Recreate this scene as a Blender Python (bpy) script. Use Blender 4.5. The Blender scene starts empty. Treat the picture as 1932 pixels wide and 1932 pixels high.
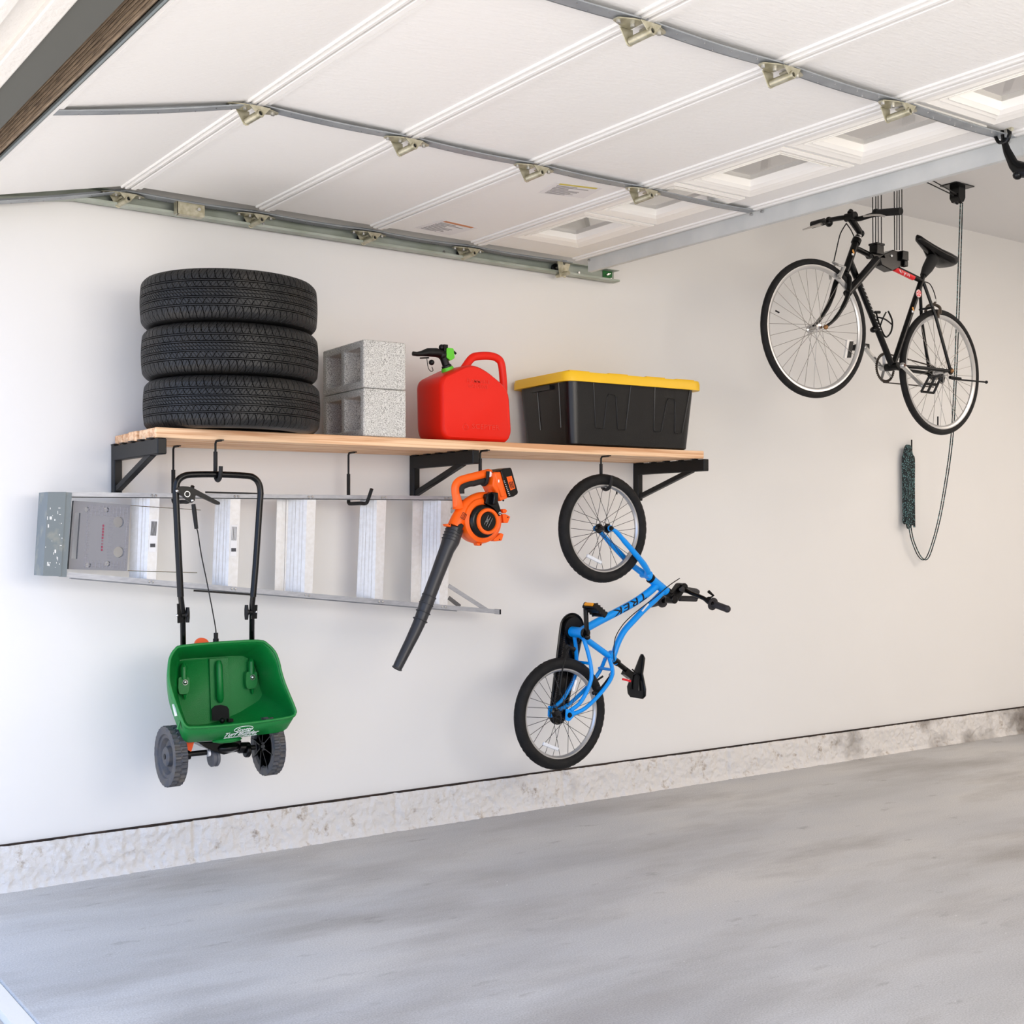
import bpy, bmesh, math, random
from math import sin, cos, pi, radians, sqrt, atan2, hypot
from mathutils import Vector, Matrix
random.seed(7)
COL = bpy.context.scene.collection
V = Vector
# ---------------------------------------------------------------- camera model (pixel of the 1932 frame -> point on a real plane)
FW = V((.5821, .8131, 0)); RT = V((.8131, -.5821, 0)); FPX = 2385.; CAM = V((0, -4.98, 1.33)); HY = 1012.
def _ray(x, y): return FW + RT*((x-966)/FPX) + V((0, 0, (HY-y)/FPX))
def at(x, y, Y):
    d = _ray(x, y); return CAM + d*((Y-CAM.y)/d.y)
def atX(x, y, X):
    d = _ray(x, y); return CAM + d*((X-CAM.x)/d.x)
def atZ(x, y, Z):
    d = _ray(x, y); return CAM + d*((Z-CAM.z)/d.z)
# ---------------------------------------------------------------- materials
def mat(name, col, rough=.5, metal=0, var=.0, vscale=8, vcol=None, bump=0, bscale=60, spec=.5, coat=0, stretch=(1,1,1), alpha=None, thr=None):
    m = bpy.data.materials.new(name); m.use_nodes = True
    nt = m.node_tree; N = nt.nodes; L = nt.links; b = N['Principled BSDF']
    c = tuple(((v/255)/12.92 if v/255 <= .04045 else ((v/255+.055)/1.055)**2.4) for v in col)+(1,)
    b.inputs['Base Color'].default_value = c; b.inputs['Roughness'].default_value = rough; b.inputs['Metallic'].default_value = metal
    b.inputs['Specular IOR Level'].default_value = spec; b.inputs['Coat Weight'].default_value = coat
    tc = N.new('ShaderNodeTexCoord'); mp = N.new('ShaderNodeMapping'); mp.inputs['Scale'].default_value = stretch; L.new(tc.outputs['Object'], mp.inputs[0])
    if var or vcol:
        n = N.new('ShaderNodeTexNoise'); n.inputs['Scale'].default_value = vscale; n.inputs['Detail'].default_value = 6; L.new(mp.outputs[0], n.inputs[0])
        r = N.new('ShaderNodeMapRange'); lo, hi = thr or (.35, .65)
        r.inputs['From Min'].default_value = lo; r.inputs['From Max'].default_value = hi; L.new(n.outputs[0], r.inputs[0])
        x = N.new('ShaderNodeMix'); x.data_type = 'RGBA'; L.new(r.outputs[0], x.inputs[0]); x.inputs[6].default_value = c
        if vcol: c2 = tuple(((v/255)/12.92 if v/255 <= .04045 else ((v/255+.055)/1.055)**2.4) for v in vcol)+(1,)
        else: c2 = tuple(min(1, v*(1-var)) for v in c[:3])+(1,)
        x.inputs[7].default_value = c2; L.new(x.outputs[2], b.inputs['Base Color'])
    if bump:
        n2 = N.new('ShaderNodeTexNoise'); n2.inputs['Scale'].default_value = bscale; n2.inputs['Detail'].default_value = 4; L.new(mp.outputs[0], n2.inputs[0])
        bp = N.new('ShaderNodeBump'); bp.inputs['Strength'].default_value = bump; bp.inputs['Distance'].default_value = .004; L.new(n2.outputs[0], bp.inputs['Height']); L.new(bp.outputs[0], b.inputs['Normal'])
    return m
def lin(v):
    v /= 255.; return v/12.92 if v <= .04045 else ((v+.055)/1.055)**2.4
def rgb(*c): return (lin(c[0]), lin(c[1]), lin(c[2]), 1)
def nodes(m): return m.node_tree.nodes, m.node_tree.links, m.node_tree.nodes['Principled BSDF']
# ---------------------------------------------------------------- mesh builder
def frame(d):
    d = d.normalized(); u = V((0, 0, 1)) if abs(d.z) < .9 else V((1, 0, 0))
    a = d.cross(u).normalized(); return a, a.cross(d).normalized()
class MB:
    def __init__(s): s.v = []; s.f = []
    def add(s, vs, fs):
        o = len(s.v); s.v += [V(p) for p in vs]; s.f += [tuple(i+o for i in f) for f in fs]; return s
    def hexa(s, p): return s.add(p, [(0,3,2,1),(4,5,6,7),(0,1,5,4),(1,2,6,5),(2,3,7,6),(3,0,4,7)])
    def box(s, c, d, M=None):
        x, y, z = d[0]/2, d[1]/2, d[2]/2
        P = [V(q) for q in ((-x,-y,-z),(x,-y,-z),(x,y,-z),(-x,y,-z),(-x,-y,z),(x,-y,z),(x,y,z),(-x,y,z))]
        if M is not None: P = [M @ q for q in P]
        return s.hexa([V(c)+q for q in P])
    def bar(s, a, b, w, h, up=V((0,0,1))):      # rectangular bar from a to b
        a = V(a); b = V(b); d = (b-a).normalized(); x = d.cross(V(up)).normalized(); z = x.cross(d).normalized()
        x = x*w/2; z = z*h/2
        return s.hexa([a-x-z, a+x-z, b+x-z, b-x-z, a-x+z, a+x+z, b+x+z, b-x+z])
    def prism(s, loop, off):
        n = len(loop); off = V(off); loop = [V(p) for p in loop]
        return s.add(loop+[p+off for p in loop], [tuple(range(n))[::-1], tuple(range(n, 2*n))]+[(i, (i+1) % n, (i+1) % n+n, i+n) for i in range(n)])
    def loft(s, loops, cap=True, closed=True):
        n = len(loops[0]); vs = [p for l in loops for p in l]; fs = []
        for k in range(len(loops)-1):
            for i in range(n if closed else n-1):
                j = (i+1) % n; fs.append((k*n+i, k*n+j, (k+1)*n+j, (k+1)*n+i))
        if cap: fs += [tuple(range(n))[::-1], tuple(range((len(loops)-1)*n, len(loops)*n))]
        return s.add(vs, fs)
    def tube(s, pts, r, n=10, closed=False, cap=True, ry=None, ref=None):
        pts = [V(p) for p in pts]; m = len(pts); rs = r if isinstance(r, (list, tuple)) else [r]*m
        loops = []; a = None
        for i, p in enumerate(pts):
            q0 = pts[i-1] if (i or closed) else p; q1 = pts[(i+1) % m] if (i < m-1 or closed) else p
            d = (q1-q0)
            if d.length < 1e-9: d = V((0, 0, 1))
            d.normalize()
            if a is None: a = (V(ref)-d*V(ref).dot(d)).normalized() if ref is not None else frame(d)[0]
            else:
                a = a-d*a.dot(d); a = a.normalized() if a.length > 1e-6 else frame(d)[0]
            b = d.cross(a); k = 1 if ry is None else ry
            loops.append([p+a*(rs[i]*cos(2*pi*j/n))+b*(rs[i]*k*sin(2*pi*j/n)) for j in range(n)])
        if closed: loops.append(loops[0]); return s.loft(loops, cap=False)
        return s.loft(loops, cap=cap)
    def lathe(s, prof, c, axis=(0,0,1), n=32, cap=False, a0=0, a1=2*pi):
        c = V(c); ax = V(axis).normalized(); a, b = frame(ax); full = abs(a1-a0-2*pi) < 1e-6
        loops = [[c+ax*h+a*(r*cos(a0+(a1-a0)*j/n))+b*(r*sin(a0+(a1-a0)*j/n)) for j in range(n if full else n+1)] for r, h in prof]
        return s.loft(loops, cap=cap, closed=full)
    def cyl(s, a, b, r, n=16, r2=None): return s.tube([a, b], [r, r if r2 is None else r2], n=n)
    def ball(s, c, r, n=12, M=None):
        r = r if isinstance(r, (tuple, list)) else (r, r, r); vs = []; m = n//2
        for i in range(m+1):
            for j in range(n):
                p = V((r[0]*sin(pi*i/m)*cos(2*pi*j/n), r[1]*sin(pi*i/m)*sin(2*pi*j/n), r[2]*cos(pi*i/m)))
                vs.append(V(c)+(M @ p if M is not None else p))
        return s.add(vs, [(i*n+j, (i+1)*n+j, (i+1)*n+(j+1) % n, i*n+(j+1) % n) for i in range(m) for j in range(n)])
    def torus(s, c, axis, R, r, n=48, k=10, ry=None):
        a, b = frame(V(axis)); return s.tube([V(c)+a*(R*cos(2*pi*i/n))+b*(R*sin(2*pi*i/n)) for i in range(n)], r, n=k, closed=True, ry=ry, ref=axis)
    def text(s, txt, o, xd, yd, size, depth=.001, shear=0, sx=1.):
        cu = bpy.data.curves.new('t', 'FONT'); cu.body = txt; cu.size = 1; cu.extrude = .02; cu.shear = shear; cu.align_x = 'CENTER'; cu.align_y = 'CENTER'; cu.resolution_u = 2; cu.offset = .008
        ob = bpy.data.objects.new('t', cu); COL.objects.link(ob); dg = bpy.context.evaluated_depsgraph_get(); me = bpy.data.meshes.new_from_object(ob.evaluated_get(dg))
        xd = V(xd).normalized(); yd = V(yd).normalized(); zd = xd.cross(yd)
        s.add([V(o)+xd*(v.co.x*size*sx)+yd*(v.co.y*size)+zd*(v.co.z/.02*depth) for v in me.vertices], [tuple(p.vertices) for p in me.polygons])
        bpy.data.objects.remove(ob); bpy.data.curves.remove(cu); bpy.data.meshes.remove(me); return s
    def build(s, name, m, parent=None, smooth=35, bevel=0, seg=2, sub=0, solid=0, org=None, label=None, extra=()):
        r = parent
        while r is not None and r.parent is not None: r = r.parent
        o0 = V(r.location) if r is not None else (V(org) if org is not None else V((0, 0, 0)))
        vs = list(s.v); fs = list(s.f); mi = [0]*len(fs)
        for k, (e, em) in enumerate(extra):
            o_ = len(vs); vs += e.v; fs += [tuple(i+o_ for i in f) for f in e.f]; mi += [k+1]*len(e.f)
        me = bpy.data.meshes.new(name); me.from_pydata([p-o0 for p in vs], [], fs)
        me.materials.append(m)
        for e, em in extra: me.materials.append(em)
        me.polygons.foreach_set('material_index', mi)
        bm = bmesh.new(); bm.from_mesh(me); bmesh.ops.remove_doubles(bm, verts=bm.verts, dist=1e-5) if not bevel else None
        bmesh.ops.recalc_face_normals(bm, faces=bm.faces); bm.to_mesh(me); bm.free()
        if smooth:
            me.polygons.foreach_set('use_smooth', [True]*len(me.polygons)); me.set_sharp_from_angle(angle=radians(smooth))
        ob = bpy.data.objects.new(name, me); COL.objects.link(ob)
        if parent is not None: ob.parent = parent
        else: ob.location = o0
        if solid: q = ob.modifiers.new('s', 'SOLIDIFY'); q.thickness = solid; q.offset = 0
        if bevel: q = ob.modifiers.new('b', 'BEVEL'); q.width = bevel; q.segments = seg; q.limit_method = 'ANGLE'; q.angle_limit = radians(30)
        if sub: q = ob.modifiers.new('u', 'SUBSURF'); q.levels = sub; q.render_levels = sub
        if label: ob['label'] = label
        return ob
def islands(s):
    par = list(range(len(s.v)))
    def find(i):
        while par[i] != i: par[i] = par[par[i]]; i = par[i]
        return i
    for f in s.f:
        r = find(f[0])
        for i in f[1:]: par[find(i)] = r
    groups = {}
    for f in s.f: groups.setdefault(find(f[0]), []).append(f)
    out = []
    for fs in groups.values():
        ids = sorted({i for f in fs for i in f}); mp = {i: k for k, i in enumerate(ids)}
        q = MB(); q.v = [s.v[i] for i in ids]; q.f = [tuple(mp[i] for i in f) for f in fs]; out.append(q)
    return out
def each(s, name, m, parent, **kw): return [q.build(name, m, parent, **kw) for q in islands(s)]
def wrap_text(s, txt, c, u, R_, size, sx=1., shear=0, phase=0, depth=.0006):
    # lettering laid round a tube whose axis runs along u through c, on the side facing -Y
    q = MB(); w = V((-u.z, 0, u.x)); t_ = CAM-V(c); phase += atan2(t_.dot(w), -t_.y); q.text(txt, V((0,0,0)), (1,0,0), (0,1,0), size, depth, shear=shear, sx=sx)
    me = bpy.data.meshes.new('t'); me.from_pydata(q.v, [], q.f); bm = bmesh.new(); bm.from_mesh(me)
    for i in range(-8, 9): bmesh.ops.bisect_plane(bm, geom=bm.verts[:]+bm.edges[:]+bm.faces[:], plane_co=(0, i*R_*.16, 0), plane_no=(0, 1, 0))
    bm.to_mesh(me); bm.free(); q = MB(); q.v = [v.co.copy() for v in me.vertices]; q.f = [tuple(p.vertices) for p in me.polygons]; bpy.data.meshes.remove(me)
    for p in q.v:
        a = p.y/R_+phase; rr = R_+p.z; s_ = V(c)+u*p.x+w*(rr*sin(a))+V((0,-1,0))*(rr*cos(a)); p.x, p.y, p.z = s_
    return s.add(q.v, q.f)
def tag(o, label, cat=None, group=None, kind=None):
    o['label'] = label
    if cat: o['category'] = cat
    if group: o['group'] = group
    if kind: o['kind'] = kind
    return o
def thing(name, loc, label, cat, group=None, kind=None):
    o = bpy.data.objects.new(name, None); COL.objects.link(o); o.location = V(loc); o.empty_display_size = .05
    return tag(o, label, cat, group, kind)
def struct(o, label=None):
    o['kind'] = 'structure'
    if label: o['label'] = label
    return o
def dup(root, loc, label=None, group=None):
    r = root.copy(); COL.objects.link(r); r.location = V(loc)
    if label: r['label'] = label
    if group: r['group'] = group
    for ch in list(root.children):
        c = ch.copy(); COL.objects.link(c); c.parent = r
        for g in list(ch.children):
            e = g.copy(); COL.objects.link(e); e.parent = c
    return r
def dup_part(o, off, parent=None):      # a copied part (and its own pieces), moved
    c = o.copy(); COL.objects.link(c); c.parent = parent or o.parent; c.location = V(o.location)+V(off)
    for g in list(o.children):
        e = g.copy(); COL.objects.link(e); e.parent = c
    return c
def arc(c, r, a0, a1, n, ax=V((1,0,0)), ay=V((0,0,1))):
    return [V(c)+V(ax)*(r*cos(a0+(a1-a0)*i/n))+V(ay)*(r*sin(a0+(a1-a0)*i/n)) for i in range(n+1)]
def catmull(P, n=6):
    P = [V(p) for p in P]; out = []
    for i in range(len(P)-1):
        p0 = P[max(i-1, 0)]; p1 = P[i]; p2 = P[i+1]; p3 = P[min(i+2, len(P)-1)]
        for k in range(n):
            t = k/n; out.append(.5*((2*p1)+(p2-p0)*t+(2*p0-5*p1+4*p2-p3)*t*t+(3*p1-p0-3*p2+p3)*t**3))
    return out+[P[-1]]
def smooth_loop(P, n=3):
    m = len(P); out = []
    for i in range(m):
        p0, p1, p2, p3 = P[i-1], P[i], P[(i+1) % m], P[(i+2) % m]
        for k in range(n):
            t = k/n; out.append(.5*((2*p1)+(p2-p0)*t+(2*p0-5*p1+4*p2-p3)*t*t+(3*p1-p0-3*p2+p3)*t**3))
    return out
def rounded(P, r, n=4):      # round the corners of a closed loop of points
    out = []; m = len(P); P = [V(p) for p in P]
    rs = r if isinstance(r, (list, tuple)) else [r]*m
    for i in range(m):
        a, b, c = P[i-1], P[i], P[(i+1) % m]; u = (a-b); w = (c-b); q = min(rs[i], u.length*.49, w.length*.49)
        s0 = b+u.normalized()*q; s1 = b+w.normalized()*q
        for k in range(n+1):
            t = k/n; out.append(s0*(1-t)**2+b*2*t*(1-t)+s1*t*t)
    return out
# ---------------------------------------------------------------- shared materials
M = {}
M['black'] = mat('black_metal', (11,12,13), .45, 0, var=.3, vscale=30, bump=.05, spec=.3)
M['blackp'] = mat('black_plastic', (9,9,10), .42, 0, spec=.3, bump=.08, bscale=200)
M['gloss'] = mat('gloss_black', (5,5,6), .24, 0, spec=.3)
M['rubber'] = mat('black_rubber', (16,16,17), .7, 0, var=.25, vscale=40, bump=.25, bscale=260)
M['galv'] = mat('galvanised_steel', (204,206,204), .45, .12, vcol=(194,197,196), vscale=8, bump=.08, bscale=30)
M['zinc'] = mat('zinc_plate', (192,188,168), .32, .55, vcol=(160,155,130), vscale=40)
M['steel'] = mat('polished_steel', (200,200,200), .25, 1)
M['alu'] = mat('mill_aluminium', (176,178,182), .42, .3, vcol=(160,162,167), vscale=30, bump=.1, bscale=40, stretch=(1,1,4))
M['alul'] = mat('bright_aluminium', (226,226,225), .42, .2, vcol=(218,217,214), vscale=60, bump=.1, bscale=40)
M['silver'] = mat('silver_paint', (190,190,188), .3, .8)
M['white'] = mat('white_paint', (236,236,236), .5)
M['doorw'] = mat('embossed_white_skin', (238,237,234), .5, 0, bump=.35, bscale=110, stretch=(.25,1,1))
M['vinyl'] = mat('white_vinyl', (246,244,238), .35)
M['glass'] = mat('clear_glass', (255,255,255), .02)
n_, l_, b_ = nodes(M['glass']); b_.inputs['Transmission Weight'].default_value = 1; b_.inputs['IOR'].default_value = 1.1
M['dark'] = mat('dark_recess', (10,10,10), .8)
# ================================================================ SETTING
XE = 9.6; YN = -6.0; ZC = 3.33; XO = .95
# painted wall
mw = mat('wall_paint', (232,231,228), .62, 0, var=.015, vscale=1.5, bump=.12, bscale=22)
w = MB().box(((XO-.25+XE)/2, .06, (ZC+.17)/2), (XE-XO+.25, .12, ZC-.17)); struct(w.build('wall_back', mw, smooth=0), 'smooth off-white painted garage side wall')
w = MB().box((XE+.06, (YN+.12)/2, ZC/2), (.12, -YN+.12, ZC)); struct(w.build('wall_far', mw, smooth=0), 'white end wall beyond the picture')
w = MB().box(((XO+XE)/2, YN-.06, ZC/2), (XE-XO+.2, .12, ZC)); struct(w.build('wall_near', mw, smooth=0), 'white side wall behind the viewpoint')
w = MB().box(((.72+XE)/2, YN/2, ZC+.06), (XE-.72+.1, -YN+.3, .12)); struct(w.build('ceiling', mat('ceiling_paint', (222,221,220), .7, bump=.08, bscale=20), smooth=0), 'flat white garage ceiling')
# concrete stem wall below the board
mc = mat('rough_whitewash', (226,223,219), .85)
N, L, B = nodes(mc)
tc = [n for n in N if n.type == 'TEX_COORD'][0]
n1 = N.new('ShaderNodeTexNoise'); n1.inputs['Scale'].default_value = 15; n1.inputs['Detail'].default_value = 9; n1.inputs['Roughness'].default_value = .72; L.new(tc.outputs['Object'], n1.inputs[0])
r1 = N.new('ShaderNodeValToRGB'); e = r1.color_ramp.elements; e[0].position = .29; e[0].color = rgb(150,136,122); e[1].position = .43; e[1].color = rgb(226,223,219)
e2 = r1.color_ramp.elements.new(.36); e2.color = rgb(202,194,184); L.new(n1.outputs[0], r1.inputs[0])
sp = N.new('ShaderNodeSeparateXYZ'); L.new(tc.outputs['Object'], sp.inputs[0])
mx = N.new('ShaderNodeMix'); mx.data_type = 'RGBA'; n3 = N.new('ShaderNodeTexNoise'); n3.inputs['Scale'].default_value = 2.2; n3.inputs['Detail'].default_value = 6; L.new(tc.outputs['Object'], n3.inputs[0])
ad = N.new('ShaderNodeMapRange'); ad.inputs['From Min'].default_value = 5.5; ad.inputs['From Max'].default_value = 8.2; ad.inputs['To Min'].default_value = -.02; ad.inputs['To Max'].default_value = .26; L.new(sp.outputs[0], ad.inputs[0])
am = N.new('ShaderNodeMath'); am.operation = 'ADD'; L.new(n3.outputs[0], am.inputs[0]); L.new(ad.outputs[0], am.inputs[1])
ar = N.new('ShaderNodeMapRange'); ar.inputs['From Min'].default_value = .60; ar.inputs['From Max'].default_value = .78; L.new(am.outputs[0], ar.inputs[0])
L.new(ar.outputs[0], mx.inputs[0]); L.new(r1.outputs[0], mx.inputs[6]); mx.inputs[7].default_value = rgb(96,86,76); L.new(mx.outputs[2], B.inputs['Base Color'])
n4 = N.new('ShaderNodeTexNoise'); n4.inputs['Scale'].default_value = 75; n4.inputs['Detail'].default_value = 7; n4.inputs['Roughness'].default_value = .7; L.new(tc.outputs['Object'], n4.inputs[0]); bq = N.new('ShaderNodeBump'); bq.inputs['Strength'].default_value = .9; bq.inputs['Distance'].default_value = .006; L.new(n4.outputs[0], bq.inputs['Height']); L.new(bq.outputs[0], B.inputs['Normal'])
def curb_mesh():
    s = MB(); nx = 1500; nz = 26; vs = []; from mathutils import noise
    for i in range(nx+1):
        x = XO+(XE-XO)*i/nx
        for k in range(nz+1):
            z = .166*k/nz
            j = noise.fractal(V((x*9, z*9, 0)), 1.0, 2.0, 4)*.009+noise.fractal(V((x*38, z*38, 3)), 1.0, 2.0, 3)*.007
            prof = -.030-.008*(1-k/nz)+(.004 if k > nz-2 else 0)
            foot = -.012*max(0, 1-k/3)
            for c in (3.86, 5.0, 2.9, 1.95):      # old form joints
                prof += .010*math.exp(-((x-c)/.010)**2)
            vs.append(V((x, prof+foot-j, z if k < nz else .168)))
    fs = [(i*(nz+1)+k, (i+1)*(nz+1)+k, (i+1)*(nz+1)+k+1, i*(nz+1)+k+1) for i in range(nx) for k in range(nz)]
    s.add(vs, fs); s.hexa([V((XO,-.02,0)), V((XE,-.02,0)), V((XE,.12,0)), V((XO,.12,0)), V((XO,-.02,.163)), V((XE,-.02,.163)), V((XE,.12,.163)), V((XO,.12,.163))])
    return s
struct(curb_mesh().build('baseboard_back', mc, smooth=60), 'rough whitewashed concrete footing below the painted board')
g = MB().box(((XO+XE)/2, -.004, .168), (XE-XO, .012, .008)); struct(g.build('trim_3', mat('gap_brown', (58,44,36), .9, vcol=(30,24,20), vscale=20), smooth=0), 'dark brown gap line under the wall board')  # mottled dark brown strip along the board's lower edge
# floor slab
mf = mat('worn_concrete', (168,168,170), .55)
N, L, B = nodes(mf); tc = [n for n in N if n.type == 'TEX_COORD'][0]
def noise_node(scale, st, det=5, off=(0,0,0), ro=.55):
    mp = N.new('ShaderNodeMapping'); mp.inputs['Scale'].default_value = st; mp.inputs['Location'].default_value = off; L.new(tc.outputs['Object'], mp.inputs[0])
    n = N.new('ShaderNodeTexNoise'); n.inputs['Scale'].default_value = scale; n.inputs['Detail'].default_value = det; n.inputs['Roughness'].default_value = ro; L.new(mp.outputs[0], n.inputs[0]); return n
def ramp(n, stops):
    r = N.new('ShaderNodeValToRGB'); el = r.color_ramp.elements
    while len(el) < len(stops): el.new(.5)
    for q, (p, c) in zip(el, stops): q.position = p; q.color = c
    L.new(n.outputs[0], r.inputs[0]); return r
def mixn(fac, a, b, mode='MIX', f=None):
    x = N.new('ShaderNodeMix'); x.data_type = 'RGBA'; x.blend_type = mode
    if fac is not None: L.new(fac, x.inputs[0])
    else: x.inputs[0].default_value = f
    L.new(a, x.inputs[6])
    if isinstance(b, tuple): x.inputs[7].default_value = b
    else: L.new(b, x.inputs[7])
    return x.outputs[2]
rotm = (1,1,1)
base = ramp(noise_node(1.1, (.55,1.5,1), 6), [(.3, rgb(180,180,180)), (.5, rgb(200,200,200)), (.7, rgb(212,210,206))])
st1 = ramp(noise_node(1.3, (.55,1.7,1), 7, (3,1,0), .6), [(.48, (0,0,0,1)), (.68, (1,1,1,1))])
c1 = mixn(st1.outputs[0], base.outputs[0], rgb(166,163,160))
st2 = ramp(noise_node(5, (.8,2.0,1), 8, (7,2,0), .62), [(.62, (0,0,0,1)), (.74, (.75,.75,.75,1))])
c2 = mixn(st2.outputs[0], c1, rgb(132,128,125))
bl = ramp(noise_node(.8, (.7,1.3,1), 3, (1,9,0)), [(.45, (0,0,0,1)), (.65, (.5,.5,.5,1))])
c3 = mixn(bl.outputs[0], c2, rgb(186,188,192))
gr = ramp(noise_node(180, (1,1,1), 3), [(.3, rgb(140,140,140)), (.7, rgb(255,255,255))])
c4 = mixn(None, c3, gr.outputs[0], 'MULTIPLY', .42)
fl = ramp(noise_node(55, (1,1,1), 1, (4,4,0)), [(.79, (0,0,0,1)), (.81, (1,1,1,1))])
c5 = mixn(fl.outputs[0], c4, rgb(226,226,224))
L.new(c5, B.inputs['Base Color'])
bp = N.new('ShaderNodeBump'); bp.inputs['Strength'].default_value = .25; bp.inputs['Distance'].default_value = .003
L.new(noise_node(120, (1,1,1), 4).outputs[0], bp.inputs['Height']); L.new(bp.outputs[0], B.inputs['Normal'])
struct(MB().box(((.957+XE)/2, YN/2, -.06), (XE-.957, -YN+.3, .12)).build('floor', mf, smooth=0, bevel=.006), 'stained grey concrete garage floor')
# driveway outside, with a pale joint strip along the slab
md = mat('driveway_concrete', (196,188,178), .8, vcol=(176,166,155), vscale=30, bump=.6, bscale=90)
struct(MB().box((-6.05, -3, -.085), (13.9, 26, .11)).build('ground', md, smooth=0), 'tan driveway outside the opening')
struct(MB().box((.928, -3, -.062), (.054, 8, .116)).build('trim_4', mat('pale_apron', (226,222,212), .8, bump=.3), smooth=0), 'pale concrete strip at the door threshold')
# header over the opening
mh = mat('header_paint', (84,85,80), .8, bump=.05)
H0 = 2.48
struct(MB().box((.86, YN/2, (H0+ZC)/2), (.085, -YN+.3, ZC-H0)).build('trim_1', mh, smooth=0), 'grey underside board of the door header')
me_ = mat('embossed_white_trim', (220,217,211), .5, bump=.6, bscale=70, stretch=(1,.5,1))
t = MB(); t.box((.62, YN/2-.2, H0+.06), (.395, -YN+1.2, .10)); t.box((.795, YN/2-.2, H0+.008), (.045, -YN+1.2, .03)); t.box((.700, YN/2-.2, H0+.004), (.03, -YN+1.2, .03))
struct(t.build('trim_2', me_, smooth=0, bevel=.004), 'white embossed trim outside the opening')
# far jamb at the wall
# ================================================================ GARAGE DOOR (raised, lying under the ceiling)
ZD = 2.675
seams = [1.635, 2.19, 2.722, 3.246, 3.838]
Y0, Y1 = -.17, -5.05
door = bpy.data.objects.new('door_1', None); COL.objects.link(door); door.location = (2.7, -2.6, ZD); struct(door, 'white sectional garage door raised flat under the ceiling')
def section(x0, x1, z0, z1, window=False):
    s = MB(); d = V((x1-x0, 0, z1-z0)).normalized(); up = V((-d.z, 0, d.x)); Lg = hypot(x1-x0, z1-z0)
    def P(t, y, h): return V((x0, y, z0))+d*t+up*h
    def slab(t0, t1, ya, yb, h0, h1): s.hexa([P(t0,ya,h0),P(t1,ya,h0),P(t1,yb,h0),P(t0,yb,h0),P(t0,ya,h1),P(t1,ya,h1),P(t1,yb,h1),P(t0,yb,h1)])
    g = .004
    slab(g, .024, Y0, Y1, -.010, .04)            # lips along both seams
    slab(.030, .046, Y0, Y1, -.004, .04)
    slab(Lg-.020, Lg-g, Y0, Y1, -.008, .04)
    slab(Lg-.036, Lg-.026, Y0, Y1, -.003, .04)
    if not window: slab(.02, Lg-.01, Y0, Y1, .004, .05)
    else:
        a, b = .055+.03, 3.68-.03-x0
        slab(.02, a, Y0, Y1, .004, .05); slab(b, Lg-.005, Y0, Y1, .004, .05)
        slab(a-.001, b+.001, Y0, -.375-.03, .004, .05)
        for k in range(9):
            ye = -.375-k*.541-.51+.03; slab(a-.001, b+.001, ye, max(Y1, ye-.031-.06), .004, .05)
    return s
XB, ZB = 1.005, 2.53
sec = []
sec.append(section(XB, seams[0], ZB, ZD))
for i in range(4): sec.append(section(seams[i], seams[i+1], ZD, ZD, i == 3))
for q in sec: q.build('door_panel', M['doorw'], door, smooth=0, bevel=.002, seg=1)
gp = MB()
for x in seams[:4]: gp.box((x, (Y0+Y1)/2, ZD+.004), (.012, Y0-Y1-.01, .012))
each(gp, 'seam_shadow_strip', mat('seam_dark', (96,92,90), .8), door, smooth=0)  # dark grey strips stand in for the shadow in the section gaps
# windows in the top section
Lg = seams[4]-seams[3]
for k in range(8):
    ya = -.375-k*.541; yb = ya-.51
    xa, xb = seams[3]+.055, 3.68
    fr = MB()
    def ring(o, i, z0, z1):
        A = [V((xa+o, ya-o, 0)), V((xb-o, ya-o, 0)), V((xb-o, yb+o, 0)), V((xa+o, yb+o, 0))]
        Bq = [V((xa+i, ya-i, 0)), V((xb-i, ya-i, 0)), V((xb-i, yb+i, 0)), V((xa+i, yb+i, 0))]
        for j in range(4):
            a, b, c, d_ = A[j], A[(j+1) % 4], Bq[(j+1) % 4], Bq[j]
            lo = [V((p.x, p.y, z0)) for p in (a, b)]+[V((p.x, p.y, z1)) for p in (c, d_)]
            hi = [p+V((0, 0, .02)) for p in lo]
            fr.hexa(lo+hi)
    ring(-.004, .010, ZD-.001, ZD-.005); ring(.009, .040, ZD-.005, ZD+.002); ring(.039, .060, ZD-.001, ZD+.006); ring(.059, .078, ZD+.001, ZD+.012); ring(.077, .088, ZD+.010, ZD+.032)
    f = fr.build('window_frame', M['vinyl'], door, smooth=0)
    MB().box(((xa+xb)/2, (ya+yb)/2, ZD+.036), (xb-xa-.165, ya-yb-.165, .005)).build('pane', M['glass'], f, smooth=0)
# bottom rubber seal and retainer
d = V((seams[0]-XB, 0, ZD-ZB)).normalized(); up = V((-d.z, 0, d.x))
def BP(t, y, h): return V((XB, y, ZB))+d*t+up*h
ms = mat('aged_seal', (150,130,106), .7, vcol=(98,82,64), vscale=90, stretch=(3,.15,3), bump=.3, bscale=40)
s = MB()
for k in range(6): s.tube([BP(-.012, Y0, .001+k*.0095), BP(-.012, Y1, .001+k*.0095)], .0062, n=8)
s.build('bottom_seal', ms, door)
MB().tube([BP(-.004, Y0, -.012), BP(-.004, Y1, -.012)], .007, n=8).build('retainer', mat('retainer_alu', (120,128,128), .35, .7), door)
MB().bar(BP(.004, Y0, -.004), BP(.004, Y1, -.004), .010, .014).build('retainer_lip', mat('lip_dark', (34,28,34), .6), door)
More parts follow.
